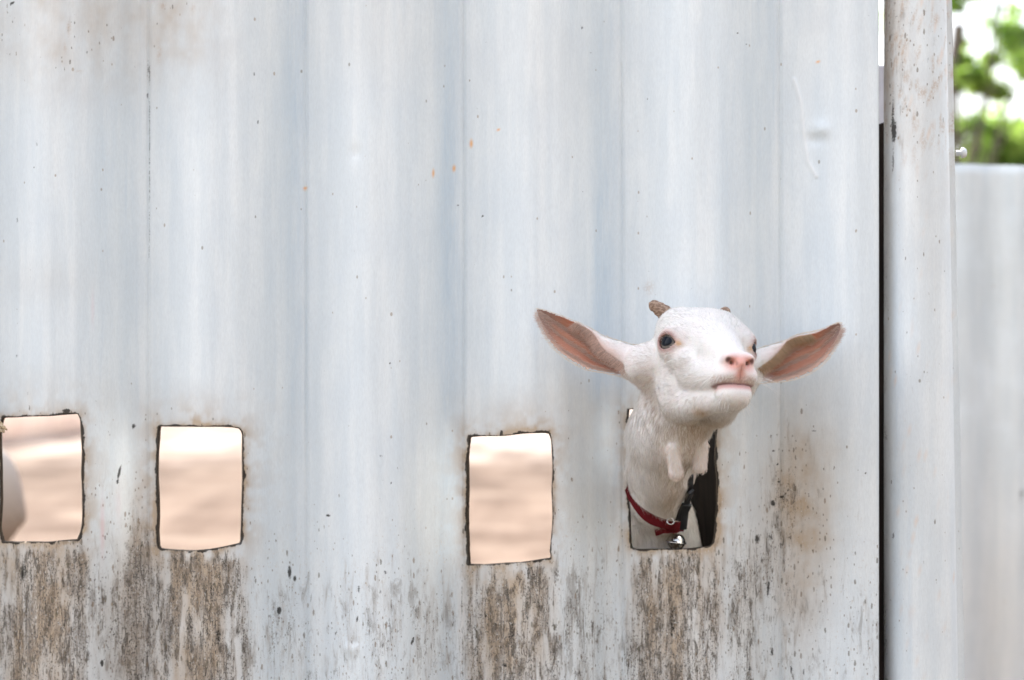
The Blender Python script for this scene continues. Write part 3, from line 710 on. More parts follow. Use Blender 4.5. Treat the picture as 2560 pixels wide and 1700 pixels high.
# neck, throat, wattles, chest
def wc(a, b, ra, rb, k): fd_.cone(a, b, ra, rb, k)
H_ = .95
wc((.203, -.096, H_ - .052), (.1855, -.082, H_ - .116), .044, .0430, .010)
wc((.1855, -.082, H_ - .116), (.183, -.055, H_ - .155), .0430, .039, .016)
wc((.183, -.055, H_ - .155), (.184, -.005, H_ - .197), .039, .033, .016)
wc((.183, -.005, H_ - .197), (.19, .06, H_ - .225), .033, .040, .016)
wc((.219, -.120, H_ - .088), (.203, -.10, H_ - .120), .026, .026, .012)
fd_.ell((.190, .10, H_ - .275), (.070, .075, .075), .03)
p0, p1 = P(1682, 1124, -.129), P(1690, 1181, -.122); wc(p0, p1, .0066, .0082, .004)
p0, p1 = P(1757, 1112, -.114), P(1749, 1166, -.110); wc(p0, p1, .0064, .0082, .004)
wc(P(1606, 912, -.130), P(1640, 985, -.118), .024, .010, .016)
wc(P(1888, 920, -.100), P(1872, 975, -.095), .012, .008, .010)
WATT = [(P(1682, 1124, -.129), P(1690, 1181, -.122)), (P(1757, 1112, -.114), P(1749, 1166, -.110))]
# eyes
EYES = []
ER = .0155
for s_ in (1, -1):
    g = np.array([.84 * s_, .50, .13]); g /= np.linalg.norm(g)
    c = np.array([.0540 * s_, .0106, .0044]) - g * ER * .95
    a = np.array([-.50 * s_, .86, -.16]); a -= g * (a @ g); a /= np.linalg.norm(a)       # towards the inner corner
    b = np.cross(g, a); b *= np.sign(b[2])
    EYES.append((s_, c, g, a, b))
    fd_.ell(W(c), (ER + .0026,) * 3, .012)
    fd_.ell(W(c + b * .0105 + g * .0040 - a * .001), (.0125, .0060, .0048), .006, np.stack([R @ a, R @ g, R @ b]))        # brow lid
    wW, hW = .0136, .0081
    Mw = np.stack([R @ a, R @ b, R @ g]); cw = W(c)
    def alm(p, Mw=Mw, cw=cw):
        q = (p - cw) @ Mw.T; x = q[..., 0]; y_ = q[..., 1] + .0006
        hh = hW * np.maximum(1 - (np.abs(x) / wW) ** 2.2, 0) + .0001
        e = np.where(np.abs(x) < wW, np.abs(y_) - hh, np.hypot(np.abs(x) - wW, np.abs(y_)))
        return np.maximum(e * .75, -(q[..., 2] - .004))
    fd_.apply(alm, cw - .024, cw + .024, .0022, 'sub')
    fd_.ell(W(c), (ER + .0002,) * 3, .001, None, 'sub')
# nostrils, philtrum, mouth
for s_ in (1, -1):
    pa = W((.0062 * s_, .1230, -.0412)); pb = W((.0092 * s_, .1215, -.0395)); pc = W((.0140 * s_, .1165, -.0360)); pd = W((.0195 * s_, .1060, -.0290))
    fd_.cone(pa, pb, .0016, .0040, .002, mode='sub'); fd_.cone(pb, pc, .0040, .0030, .003, mode='sub')
    fd_.cone(pb, W((.009 * s_, .104, -.036)), .0036, .002, .002, mode='sub')
fd_.cone(W((0, .1215, -.0430)), W((0, .1200, -.0585)), .0012, .0014, .0030, mode='sub')
def mouth(p):
    q = toL(p); x = np.abs(q[..., 0]); zc = -.0605 + .0025 * (x / .03) ** 2 - .006 * sstep(.105, .082, q[..., 1]) if False else -.0600 - .0022 * (1 - np.clip((q[..., 1] - .080) / .03, 0, 1))
    return np.maximum(np.abs(q[..., 2] - zc) - .0007, .0765 - q[..., 1])
cm = W((0, .10, -.06)); fd_.apply(mouth, cm - .04, cm + .04, .0035, 'sub')
Vh, Qh = fd_.mesh()

# ---- ears: leaf-shaped, cupped shells with a rolled upper rim
def interp_pts(pts, t):
    pts = np.array(pts, float); d = np.r_[0, np.cumsum(np.linalg.norm(np.diff(pts, axis=0), axis=1))]; d /= d[-1]
    return np.stack([np.interp(t, d, pts[:, i]) for i in range(2)], -1)
def smooth_curve(C, it=6):
    C = C.copy()
    for _ in range(it): C[1:-1] = .5 * C[1:-1] + .25 * (C[:-2] + C[2:])
    return C
EARS = [
  dict(top=[(1622, 868), (1585, 862), (1550, 852), (1513, 841), (1486, 824), (1460, 811), (1432, 800), (1407, 790), (1370, 777), (1350, 772), (1341, 774)],
       bot=[(1625, 962), (1599, 962), (1575, 950), (1556, 941), (1513, 932), (1467, 925), (1421, 899), (1392, 876), (1372, 852), (1356, 822), (1346, 797), (1341, 774)],
       yb=-.135, yt=-.105, fold=[(0, .80), (.157, .70), (.25, .58), (.34, .44), (.45, .18), (.505, .09), (.62, .05), (1, .02)], sgn=-1),
  dict(top=[(1868, 880), (1905, 868), (1940, 858), (1961, 851), (1978, 842), (1994, 836), (2022, 831), (2047, 825), (2080, 811), (2098, 806), (2104, 812)],
       bot=[(1862, 962), (1892, 960), (1922, 956), (1950, 955), (1976, 951), (2003, 943), (2029, 930), (2050, 915), (2068, 897), (2088, 866), (2099, 842), (2104, 812)],
       yb=-.105, yt=-.095, fold=[(0, .65), (.115, .55), (.245, .36), (.36, .14), (.41, .06), (.5, .06), (.62, .09), (1, .05)], sgn=1),
]
ear_ref = []
parts_V = [Vh]; parts_Q = [Qh]; base = len(Vh)
for E_ in EARS:
    nu, nv = 110, 56; t = np.linspace(0, 1, nu) 
    Tt = smooth_curve(interp_pts(E_['top'], t)); Bb = smooth_curve(interp_pts(E_['bot'], t))
    s = np.linspace(0, 1, nv)
    UV = Tt[:, None] * (1 - s[None, :, None]) + Bb[:, None] * s[None, :, None]
    tt, ss = np.meshgrid(t, s, indexing='ij')
    vf = np.interp(t, *zip(*E_['fold']))[:, None]
    y0 = E_['yb'] + (E_['yt'] - E_['yb']) * tt
    width = np.linalg.norm(Tt - Bb, axis=1)[:, None] / 2140
    # rolled part above the fold bulges to the viewer, bowl below it is hollow
    q1 = np.clip(ss / np.maximum(vf, .02), 0, 1); q2 = np.clip((ss - vf) / np.maximum(1 - vf, .05), 0, 1)
    roll = -.55 * width * vf * np.sin(np.pi * np.clip(q1, 0, 1) * .62) * 1.0
    rim = roll[np.arange(nu), :].min(1)[:, None]
    lip = -.55 * width * vf * math.sin(math.pi * .62)
    bowl = lip * (1 - sstep(0, .22, q2)) + .34 * width * np.sin(np.pi * np.clip(q2, 0, 1) ** .8) * (1 - .5 * tt)
    dep = np.where(ss <= vf, roll, bowl)
    ridges = .0011 * np.cos(q2 * math.pi * 6.5) * sstep(.05, .2, q2) * (1 - sstep(.8, .95, q2)) * (ss > vf) * sstep(.05, .2, tt) * (1 - sstep(.75, .95, tt))
    yy = y0 + dep + ridges
    Xf = np.zeros((nu, nv, 3)); dd_ = 2.5 + yy
    Xf[..., 0] = (UV[..., 0] - 1280) * (2.5 + y0) / F; Xf[..., 1] = yy; Xf[..., 2] = .95 + (850 - UV[..., 1]) * (2.5 + y0) / F
    th = .0042 * np.sqrt(np.clip(4 * ss * (1 - ss), .02, 1)) * (1 - .45 * tt) + .006 * (1 - sstep(0, .18, tt)) * np.sin(np.pi * ss)
    Xb = Xf.copy(); Xb[..., 1] += th
    i = np.arange(nu * nv).reshape(nu, nv)
    qf = np.stack([i[:-1, :-1], i[1:, :-1], i[1:, 1:], i[:-1, 1:]], -1).reshape(-1, 4)
    o_ = nu * nv
    loopv = np.concatenate([i[0, :], i[1:, -1], i[-1, -2::-1], i[-2:0:-1, 0]]); lv2 = np.roll(loopv, -1)
    side = np.stack([loopv, lv2, lv2 + o_, loopv + o_], -1)
    Qe = np.concatenate([qf, qf[:, ::-1] + o_, side])
    if E_['sgn'] > 0: Qe = Qe[:, ::-1]
    parts_V.append(np.concatenate([Xf.reshape(-1, 3), Xb.reshape(-1, 3)])); parts_Q.append(Qe + base); base += 2 * o_
    E_.update(X=Xf, t=tt, s=ss, vf=np.broadcast_to(vf, tt.shape), q2=q2)
# merge into one skin
raw = np_mesh("raw", np.concatenate(parts_V), np.concatenate(parts_Q))
ro = bpy.data.objects.new("raw", raw); COL.objects.link(ro)
rm = ro.modifiers.new("r", 'REMESH'); rm.mode = 'VOXEL'; rm.voxel_size = .00125
dg = bpy.context.evaluated_depsgraph_get(); ev = ro.evaluated_get(dg); em = ev.to_mesh()
Vg = np.zeros(len(em.vertices) * 3, np.float32); em.vertices.foreach_get("co", Vg); Vg = Vg.reshape(-1, 3).astype(float)
lt = np.zeros(len(em.polygons), np.int32); em.polygons.foreach_get("loop_total", lt)
li = np.zeros(len(em.loops), np.int32); em.loops.foreach_get("vertex_index", li)
Qg = li.reshape(-1, 4) if (lt == 4).all() else np.array([tuple(p.vertices)[:4] if len(p.vertices) >= 4 else tuple(p.vertices) + (p.vertices[-1],) for p in em.polygons])
ev.to_mesh_clear(); bpy.data.objects.remove(ro); bpy.data.meshes.remove(raw)
# laplacian smoothing
Eg = np.unique(np.sort(np.concatenate([Qg[:, [0, 1]], Qg[:, [1, 2]], Qg[:, [2, 3]], Qg[:, [3, 0]]]), axis=1), axis=0)
def lap(V, Eg, it, lam=.5):
    n = len(V); deg = np.bincount(Eg.ravel(), minlength=n).astype(float)[:, None]
    for _ in range(it):
        A = np.stack([np.bincount(Eg[:, 0], V[Eg[:, 1], k], n) + np.bincount(Eg[:, 1], V[Eg[:, 0], k], n) for k in range(3)], -1)
        V = V + lam * (A / np.maximum(deg, 1) - V)
    return V
Vg = lap(Vg, Eg, 2, .5)
# ear-to-head joint gets extra smoothing
lc = toL(Vg); jm = np.exp(-((np.abs(lc[:, 0]) - .066) / .016) ** 2)
jm = jm[:, None] * (lc[:, 1] < -.02)[:, None] * (lc[:, 2] > -.06)[:, None]
Vs = lap(Vg, Eg, 14, .6); Vg = Vg * (1 - jm) + Vs * jm

# ---- coarse torso and legs, used for both goats
def goat_trunk(full=True, hx=0):
    """a standing goat facing -Y with its chest at y = 0, withers .68 high; grid in its own space"""
    f = Field((-.17, -.12 if not full else -.42, -.01), (.17, .95, .80 if not full else 1.12), .0085)
    f.D[:] = .2
    c = f.cone; k = .05
    f.ell((0, .16, .50), (.100, .16, .150), k); f.ell((0, .36, .475), (.125, .20, .150), k); f.ell((0, .58, .52), (.105, .16, .125), k)
    c((0, .10, .60), (0, .66, .595), .06, .055, k); c((0, .70, .58), (0, .735, .50), .022, .012, .02)
    for s_ in (1, -1):
        c((.075 * s_, .10, .50), (.075 * s_, .05, .36), .058, .038, .04); c((.075 * s_, .05, .36), (.072 * s_, .065, .22), .032, .021, .02)
        c((.072 * s_, .065, .22), (.072 * s_, .060, .06), .020, .015, .012); c((.072 * s_, .060, .06), (.072 * s_, .045, .02), .018, .020, .012)
        c((.080 * s_, .62, .50), (.085 * s_, .55, .36), .078, .045, .04); c((.085 * s_, .55, .36), (.080 * s_, .67, .245), .038, .021, .02)
        c((.080 * s_, .67, .245), (.080 * s_, .645, .06), .019, .015, .012); c((.080 * s_, .645, .06), (.080 * s_, .630, .02), .018, .020, .012)
    if full:
        c((0, .04, .56), (0, -.14, .78), .075, .052, .05)
        c((0, -.15, .80), (0, -.18, .83), .058, .05, .03); c((0, -.18, .82), (0, -.33, .76), .045, .026, .03); c((0, -.17, .78), (0, -.31, .735), .03, .018, .03)
        for s_ in (1, -1):
            c((.04 * s_, -.13, .84), (.15 * s_, -.11, .80), .016, .008, .01)
            c((.022 * s_, -.14, .88), (.035 * s_, -.07, .97), .013, .006, .01)
    return f.mesh()
Vt, Qt = goat_trunk(False)
Vt = Vt * [.86, .86, 1.04]
Vt = Vt + [.203, .10, .05]
Vt[:, 2] -= .05 * (1 - sstep(0, .2, Vt[:, 2]))
# colours of the skin
def ray(u, v, tree_):
    d = (P(u, v, 0) - CAM).normalized(); h = tree_.ray_cast(CAM, d)
    return h[0]
Vall = np.concatenate([Vg, Vt]); Qall = np.concatenate([Qg, Qt + len(Vg)])
body_me = np_mesh("goat_body", Vall, Qall)
bvh = BVHTree.FromPolygons([tuple(v) for v in Vg], [tuple(q) for q in Qg.tolist()])
nrm = np.zeros(len(Vall) * 3, np.float32); body_me.vertices.foreach_get("normal", nrm); nrm = nrm.reshape(-1, 3).astype(float)

# ear coordinates for the fine skin
ET = np.full(len(Vall), -1.0); ES = np.zeros(len(Vall)); EVF = np.zeros(len(Vall)); EQ2 = np.zeros(len(Vall)); ED = np.full(len(Vall), 1.0); ESG = np.zeros(len(Vall)); EFRONT = np.zeros(len(Vall))
for E_ in EARS:
    Xf = E_['X'].reshape(-1, 3); kd = KDTree(len(Xf))
    for i_, p in enumerate(Xf): kd.insert(p, i_)
    kd.balance()
    lo = Xf.min(0) - .01; hi = Xf.max(0) + .012
    cand = np.where(((Vg > lo) & (Vg < hi)).all(1))[0]
    for i_ in cand:
        co, j_, d_ = kd.find(Vg[i_])
        if d_ < .0045 and d_ < ED[i_]:
            ED[i_] = d_; ET[i_] = E_['t'].ravel()[j_]; ES[i_] = E_['s'].ravel()[j_]; EVF[i_] = E_['vf'].ravel()[j_]; EQ2[i_] = E_['q2'].ravel()[j_]; ESG[i_] = E_['sgn']
            EFRONT[i_] = 1.0 if Vg[i_, 1] < co[1] + .0012 else 0.0
ET[(ET >= 0) & (ET < .13)] = -1.0
L_ = toL(Vall)
def blob(p, c, r):
    d = (p - np.array(c)) / np.array(r); return np.exp(-(d ** 2).sum(-1))
def mixc(C, m, c): return C * (1 - m[:, None]) + np.array(c) * m[:, None]
def skin_colours(L, Wp, et, es, evf, eq2, efront):
    n = len(L); A = np.abs(L[:, 0]); aL = np.stack([A, L[:, 1], L[:, 2]], -1)
    C = np.tile(np.array([.80, .765, .73]), (n, 1)); inner = np.zeros(n); bare = np.zeros(n)
    head = et < 0
    nz = fbm(Wp[:, 0] * 900 + 50, Wp[:, 2] * 900 + Wp[:, 1] * 500, 101, 3)
    # nose and lips
    pink = np.maximum(blob(aL, (.006, .119, -.0385), (.0145, .013, .0098)), .95 * blob(aL, (0, .120, -.052), (.0075, .012, .012)))
    lip = .95 * np.exp(-((L[:, 2] + .0632) / .0031) ** 2) * sstep(.072, .088, L[:, 1])
    uplip = .55 * np.exp(-((L[:, 2] + .056) / .004) ** 2) * sstep(.080, .095, L[:, 1]) * sstep(.40, .62, nz)
    gap = np.exp(-((L[:, 2] + .0603) / .0013) ** 2) * sstep(.074, .082, L[:, 1])
    C = mixc(C, np.clip(pink * 1.25, 0, .95), (.68, .33, .265)); C = mixc(C, np.clip(lip, 0, .9), (.66, .37, .34)); C = mixc(C, np.clip(uplip, 0, 1), (.42, .25, .24))
    C = mixc(C, gap * .85, (.16, .06, .06))
    for s_ in (1, -1):
        a_ = np.array([.0082 * s_, .120, -.0398]); b_ = np.array([.0145 * s_, .116, -.0362]); e_ = b_ - a_
        t_ = np.clip(((L - a_) @ e_) / (e_ @ e_), 0, 1); dn_ = np.linalg.norm(L - a_ - t_[:, None] * e_, axis=1)
        C = mixc(C, .95 * (1 - sstep(.0026, .0052, dn_)), (.085, .03, .028))
    C = mixc(C, .7 * np.exp(-(L[:, 0] / .0007) ** 2) * (L[:, 1] > .11) * (np.abs(L[:, 2] + .051) < .009), (.38, .14, .12))
    bare = np.maximum.reduce([np.clip(pink * 1.6, 0, 1), lip, gap])
    for s_, c, g, a, b in EYES:
        q = L - c; x = q @ a; y_ = q @ b; z = q @ g
        rr = np.hypot(x / 1.35, y_ * .93) ; fr = (z > -.004)
        ring = np.exp(-((rr - .0085) / .0030) ** 2) * fr
        soft = np.exp(-(np.maximum(rr - .0085, 0) / .0062) ** 2) * fr
        C = mixc(C, .62 * soft, (.60, .36, .32)); C = mixc(C, np.clip(ring, 0, .85), (.30, .17, .15))
        tear = np.exp(-((x - .0180) / .004) ** 2 - ((y_ + .0015) / .0035) ** 2) * fr
        C = mixc(C, np.clip(tear, 0, .85), (.55, .33, .16))
        bare = np.maximum(bare, np.maximum(ring, tear * .8))
    # ears
    e = ~head; C0_ear = mixc(C.copy(), np.full(n, .12), (.66, .46, .40))
    infront = e & (efront > .5) & (es > evf) & (et > .07)
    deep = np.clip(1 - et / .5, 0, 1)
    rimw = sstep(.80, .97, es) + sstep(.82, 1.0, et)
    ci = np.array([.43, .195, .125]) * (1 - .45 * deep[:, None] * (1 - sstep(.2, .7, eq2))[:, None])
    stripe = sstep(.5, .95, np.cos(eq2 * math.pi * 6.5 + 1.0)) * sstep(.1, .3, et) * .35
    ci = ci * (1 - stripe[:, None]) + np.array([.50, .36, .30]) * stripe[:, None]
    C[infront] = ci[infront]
    rollm = e & (efront > .5) & (es <= evf)
    rr_ = np.clip(es / np.maximum(evf, .02), 0, 1)[:, None]; C[rollm] = (C * (1 - .75 * rr_) + np.array([.56, .33, .26]) * .75 * rr_)[rollm]
    C = mixc(C, .7 * np.clip(rimw * (es > .5), 0, 1) * infront, (.62, .46, .37))
    tipb = np.clip(sstep(.66, .92, et) * (efront > .5) * e * (1 - sstep(.82, .95, es)), 0, 1); C = C * (1 - tipb[:, None]) + np.array([.26, .165, .13]) * (.7 + .5 * nz[:, None]) * tipb[:, None]
    inner = infront * sstep(.14, .28, et)
    C[rollm] = (C * sstep(.13, .32, et)[:, None] + C0_ear * (1 - sstep(.13, .32, et))[:, None])[rollm]
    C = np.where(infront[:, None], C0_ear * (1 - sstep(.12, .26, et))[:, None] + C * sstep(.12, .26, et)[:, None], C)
    # tan patches under the jaw and down the throat
    tp = .55 * blob(Wp, JAWP, (.010, .02, .008)); C = mixc(C, np.clip(tp, 0, .8), (.42, .27, .14))
    return C, inner, bare
JAWP = np.array(ray(1752, 1033, bvh) or P(1752, 1033, -.15))
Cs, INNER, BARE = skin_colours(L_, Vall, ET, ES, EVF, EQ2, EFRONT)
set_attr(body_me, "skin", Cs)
m = N("goat_skin"); n_ = m.noise(m.obj(), 900, 4); c_ = m.n("ShaderNodeAttribute"); c_.attribute_name = "skin"
m.base(m.mix(m.math('MULTIPLY', m.mr(n_, .35, .7), .16), c_.outputs["Color"], (.3, .2, .17)), .55, .3); m.bump(n_, .35, .0006)
m.b.inputs["Subsurface Weight"].default_value = .25; m.b.inputs["Subsurface Radius"].default_value = (.006, .0025, .0015); m.b.inputs["Subsurface Scale"].default_value = 1.0
skin_m = m.m
goat = bpy.data.objects.new("goat", None); COL.objects.link(goat); goat.location = (.19, .3, 0)
tag(goat, "young white goat with pink ears and red collar poking its head out through the hole", "goat")
def child(o, p=goat):
    o.parent = p; o.matrix_parent_inverse = Matrix.Translation(-Vector(p.location)); return o
body = link("body", body_me, skin_m); child(body)

# eyes
def eye_mat():
    m = N("goat_eye"); c = m.n("ShaderNodeAttribute"); c.attribute_name = "iris"
    m.base(c.outputs["Color"], .06, .14)
    return m.m
em_ = eye_mat()
for s_, c, g, a, b in EYES:
    nth, nph = 72, 96
    th = np.linspace(0, math.pi, nth)[:, None]; ph_ = np.linspace(0, 2 * math.pi, nph, endpoint=False)[None]
    dl = np.stack([np.sin(th) * np.cos(ph_), np.sin(th) * np.sin(ph_), np.cos(th) * np.ones_like(ph_)], -1).reshape(-1, 3)
    r_ = (ER - .0002) * (1 + .05 * sstep(.70, 1.0, dl[:, 2]))
    p = c + (dl[:, :1] * a + dl[:, 1:2] * b + dl[:, 2:3] * g) * r_[:, None]
    Wv = p @ R.T + T0
    i = np.arange(nth * nph).reshape(nth, nph); j = np.roll(i, -1, 1)
    me = np_mesh("eye", Wv, np.stack([i[:-1], j[:-1], j[1:], i[1:]], -1).reshape(-1, 4))
    x = dl[:, 0] * ER; y_ = dl[:, 1] * ER; rad = np.hypot(x * .92, y_)
    C = np.tile(np.array([.30, .22, .19]), (len(dl), 1))
    C = mixc(C, 1 - sstep(.0098, .0106, rad), (.17, .15, .135)); C = mixc(C, np.exp(-((rad - .0100) / .0007) ** 2) * .8, (.03, .025, .025))
    pup = 1 - sstep(.82, 1.0, np.sqrt((x / .0092) ** 2 + (y_ / .0064) ** 2)); C = mixc(C, pup * (dl[:, 2] > 0), (.004, .006, .012))
    set_attr(me, "iris", C); child(link("eye", me, em_))

# horns: short worn stubs
m = N("worn_horn"); wv = m.noise(m.obj((220, 220, 420)), 1, 4, .5)
m.base(m.mix(m.mr(wv, .4, .62), (.20, .125, .085), (.36, .25, .18)), .6, .3); m.bump(wv, .6, .0015); horn_m = m.m
for s_ in (-1, 1):
    if s_ < 0: a0, a1, a2 = (np.array(P(*q)) for q in ((1672, 792, -.122), (1652, 772, -.125), (1622, 757, -.122)))
    else: a0, a1, a2 = W((.030, -.046, .036)), W((.036, -.058, .052)), W((.0460, -.066, .0690))
    pts = []; rad = []
    for t in np.linspace(0, 1, 14):
        q = (1 - t) ** 2 * a0 + 2 * t * (1 - t) * a1 + t * t * a2
        pts.append(tuple(q)); rad.append((.0110 * (1 - t) + .0060 * t) * (1 if t < .8 else math.sqrt(max(0, 1 - ((t - .8) / .2) ** 2)) * .95 + .05) * (1 + .05 * math.sin(t * 26)))
    V, Q = tube([(pts, rad)], 20)
    V = V + (fbm(V[:, 0] * 300, V[:, 2] * 300, 3, 3)[:, None] - .5) * .0007
    me = np_mesh("horn", V, Q); child(link("horn", me, horn_m))

# ------------------------------------------------------------------ coat of hair
def tri_sample(V, Q, n, wgt):
    a = np.concatenate([Q[:, [0, 1, 2]], Q[:, [0, 2, 3]]]); e1 = V[a[:, 1]] - V[a[:, 0]]; e2 = V[a[:, 2]] - V[a[:, 0]]
    ar = .5 * np.linalg.norm(np.cross(e1, e2), axis=1) * wgt[a].mean(1); pr = ar / ar.sum()
    t = rng.choice(len(a), n, p=pr); r1 = np.sqrt(rng.random(n)); r2 = rng.random(n)
    w_ = np.stack([1 - r1, r1 * (1 - r2), r1 * r2], -1); return a[t], w_
def lerp(A, t, w_): return (A[t] * (w_[..., None] if A.ndim > 1 else w_)).sum(1)
behind = Vall[:, 1] > .20
wgt = np.where(behind, .04, 1.0) * (1 - .97 * np.clip(BARE, 0, 1)) * (1 - (.93 - .06 * sstep(.4, .7, ET)) * INNER)
wgt = wgt * np.where((nrm[:, 1] > .45) & (ET < 0), .45, 1)
NH = 170000
ti, w_ = tri_sample(Vall, Qall, NH, wgt)
root = lerp(Vall, ti, w_); nr = lerp(nrm, ti, w_); nr /= np.linalg.norm(nr, axis=1)[:, None] + 1e-9
hb = lerp(BARE, ti, w_); hin = lerp(INNER, ti, w_); hC = lerp(Cs, ti, w_); ht = lerp(ET, ti, w_); hs = lerp(ES, ti, w_); hv = lerp(EVF, ti, w_); hfr = lerp(EFRONT, ti, w_); hq = lerp(EQ2, ti, w_)
near_i = ti[:, 0]; sg = ESG[near_i]; isear = ET[near_i] >= 0
Lr = toL(root)
nose = np.array([0, .125, -.040])
fl = Lr - nose; fl[:, 0] *= 1.2; fl /= np.linalg.norm(fl, axis=1)[:, None] + 1e-9
fl[:, 2] -= .55 * sstep(-.03, -.07, Lr[:, 2]) if False else .75 * (1 - sstep(-.080, -.040, Lr[:, 2])) * sstep(-.08, .08, Lr[:, 1])
fw = fl @ R.T
dn = np.array([-.02, .10, -1.0]); nk = (1 - sstep(-.10, -.055, root[:, 2] - .95))[:, None] * (1 - sstep(-.02, .03, Lr[:, 1]))[:, None]
fw = fw * (1 - nk) + dn * nk
eard = np.stack([sg * .92, 0 * sg, np.where(sg < 0, .34, .30)], -1)
eo = eard.copy(); eo[:, 2] += np.where(isear, (.5 - hs) * 1.0, 0)
fw = np.where(isear[:, None], eo, fw)
fw = fw + rng.normal(0, .16, fw.shape)
cell_ = np.floor(root / .0034 + .35 * np.sin(root[:, ::-1] * 900)).astype(np.int64); hsh = (cell_ @ np.array([73856093, 19349663, 83492791])) % 4096      # tufts
tuft = rng.normal(0, 1, (4096, 3)); tone_ = rng.normal(0, 1, 4096); fw = fw + .10 * tuft[hsh]
# gentle swirls
sw = fbm(root[:, 0] * 55 + 9, root[:, 2] * 55 + root[:, 1] * 30, 131, 2) - .5
fw = fw + np.cross(nr, fw) * sw[:, None] * .9
fw -= nr * (fw * nr).sum(1)[:, None]; fw /= np.linalg.norm(fw, axis=1)[:, None] + 1e-9
ln = .0052 * (1 + .35 * rng.normal(0, 1, NH)).clip(.5, 1.6)
ln *= 1 - .48 * sstep(.02, .105, Lr[:, 1]) * (~isear)
ln *= 1 + .9 * nk[:, 0]
ln *= np.where(isear, np.where(hin > .5, .8, .9), 1)
chin = blob(Lr, (0, .088, -.083), (.02, .02, .010)); ln *= 1 + 1.3 * chin
ln *= 1 - .8 * np.clip(hb * 1.2, 0, 1)
white = np.tile(np.array([.69, .67, .637]), (NH, 1))
tnt = fbm(root[:, 0] * 70, root[:, 2] * 70 + root[:, 1] * 40, 151, 3)
white = mixc(white, np.clip(.30 * sstep(.45, .75, tnt) * nk[:, 0] + .10 * sstep(.55, .8, tnt) + .85 * nk[:, 0] * blob(root, (.200, -.12, .95 - .14), (.028, .07, .075)), 0, .85), (.48, .37, .265))  # beige throat tint: shade below the head painted into the fur
under = np.clip(blob(root, tuple(P(1775, 1066, -.16)), (.034, .05, .0135)) + .8 * blob(root, tuple(P(1700, 1075, -.13)), (.03, .04, .010)), 0, 1) * np.clip(-nr[:, 2] * 1.5, 0, 1); white = mixc(white, .62 * under, (.50, .385, .265))  # tan staining under the jaw, with underside shade painted in
earroot = np.clip(blob(root, tuple(P(1612, 925, -.14)), (.018, .03, .034)) + .8 * blob(root, tuple(P(1635, 985, -.12)), (.010, .03, .02)), 0, 1); white = mixc(white, .55 * earroot, (.62, .45, .40))
wdist = np.minimum.reduce([np.linalg.norm(root - (np.array(a_) + np.clip(((root - np.array(a_)) @ np.array(b_ - a_)) / (b_ - a_).length_squared, 0, 1)[:, None] * np.array(b_ - a_)), axis=1) for a_, b_ in WATT])
onw = wdist < .0110; white = np.where(onw[:, None], np.array([.80, .68, .60]), white); ln = np.where(onw, .0062, np.where(wdist < .02, ln * .6, ln))
CL = [P(1577, 1235, -.03), P(1611, 1290, -.02), P(1675, 1311, -.02), P(1705, 1300, -.02), P(1718, 1250, -.03), P(1727, 1190, -.04)]
for p_ in CL: ln = np.where((np.linalg.norm((root - np.array(p_))[:, [0, 2]], axis=1) < .014), ln * .45, ln)
lift = np.where(isear, .16, .22) + .25 * onw + .15 * chin + rng.random(NH) * .16
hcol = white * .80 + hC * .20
pinkish = np.clip(hb * .9, 0, 1); hcol = mixc(hcol, pinkish, (.74, .58, .52))
rollh = (isear & (hin <= .05) & (hfr > .5)) * .42 * sstep(.12, .3, ht); hcol = hcol * (1 - rollh[:, None]) + np.array([.64, .48, .39]) * rollh[:, None]
hcol = np.where((isear & (hin > .05))[:, None], hcol * (1 - hin[:, None]) + (np.array([.70, .50, .41]) * .4 + hC * .6) * hin[:, None], hcol)
jb = .8 * blob(root, JAWP, (.009, .02, .007)); hcol = mixc(hcol, np.clip(jb, 0, .75), (.55, .38, .2))
hcol *= (1 + .10 * rng.normal(0, 1, (NH, 1))) * (1 + .025 * tone_[hsh][:, None])
K = 4
def grow(root, nr, fw, ln, lift, droop, K=4):
    pts = np.zeros((len(root), K, 3)); pts[:, 0] = root - nr * .0004
    for k in range(1, K):
        t = k / (K - 1); d = fw * (1 - .15 * t) + nr * (lift * (1 - .55 * t))[:, None]; d[:, 2] -= droop * t
        d /= np.linalg.norm(d, axis=1)[:, None]; pts[:, k] = pts[:, k - 1] + d * (ln / (K - 1))[:, None]
    return pts
H1 = grow(root, nr, fw, ln, lift, .12, K)
r1 = np.tile(np.array([.00011, .0001, .00008, .00003]), (NH, 1)) * (1 + .2 * rng.normal(0, 1, (NH, 1))).clip(.6, 1.5)
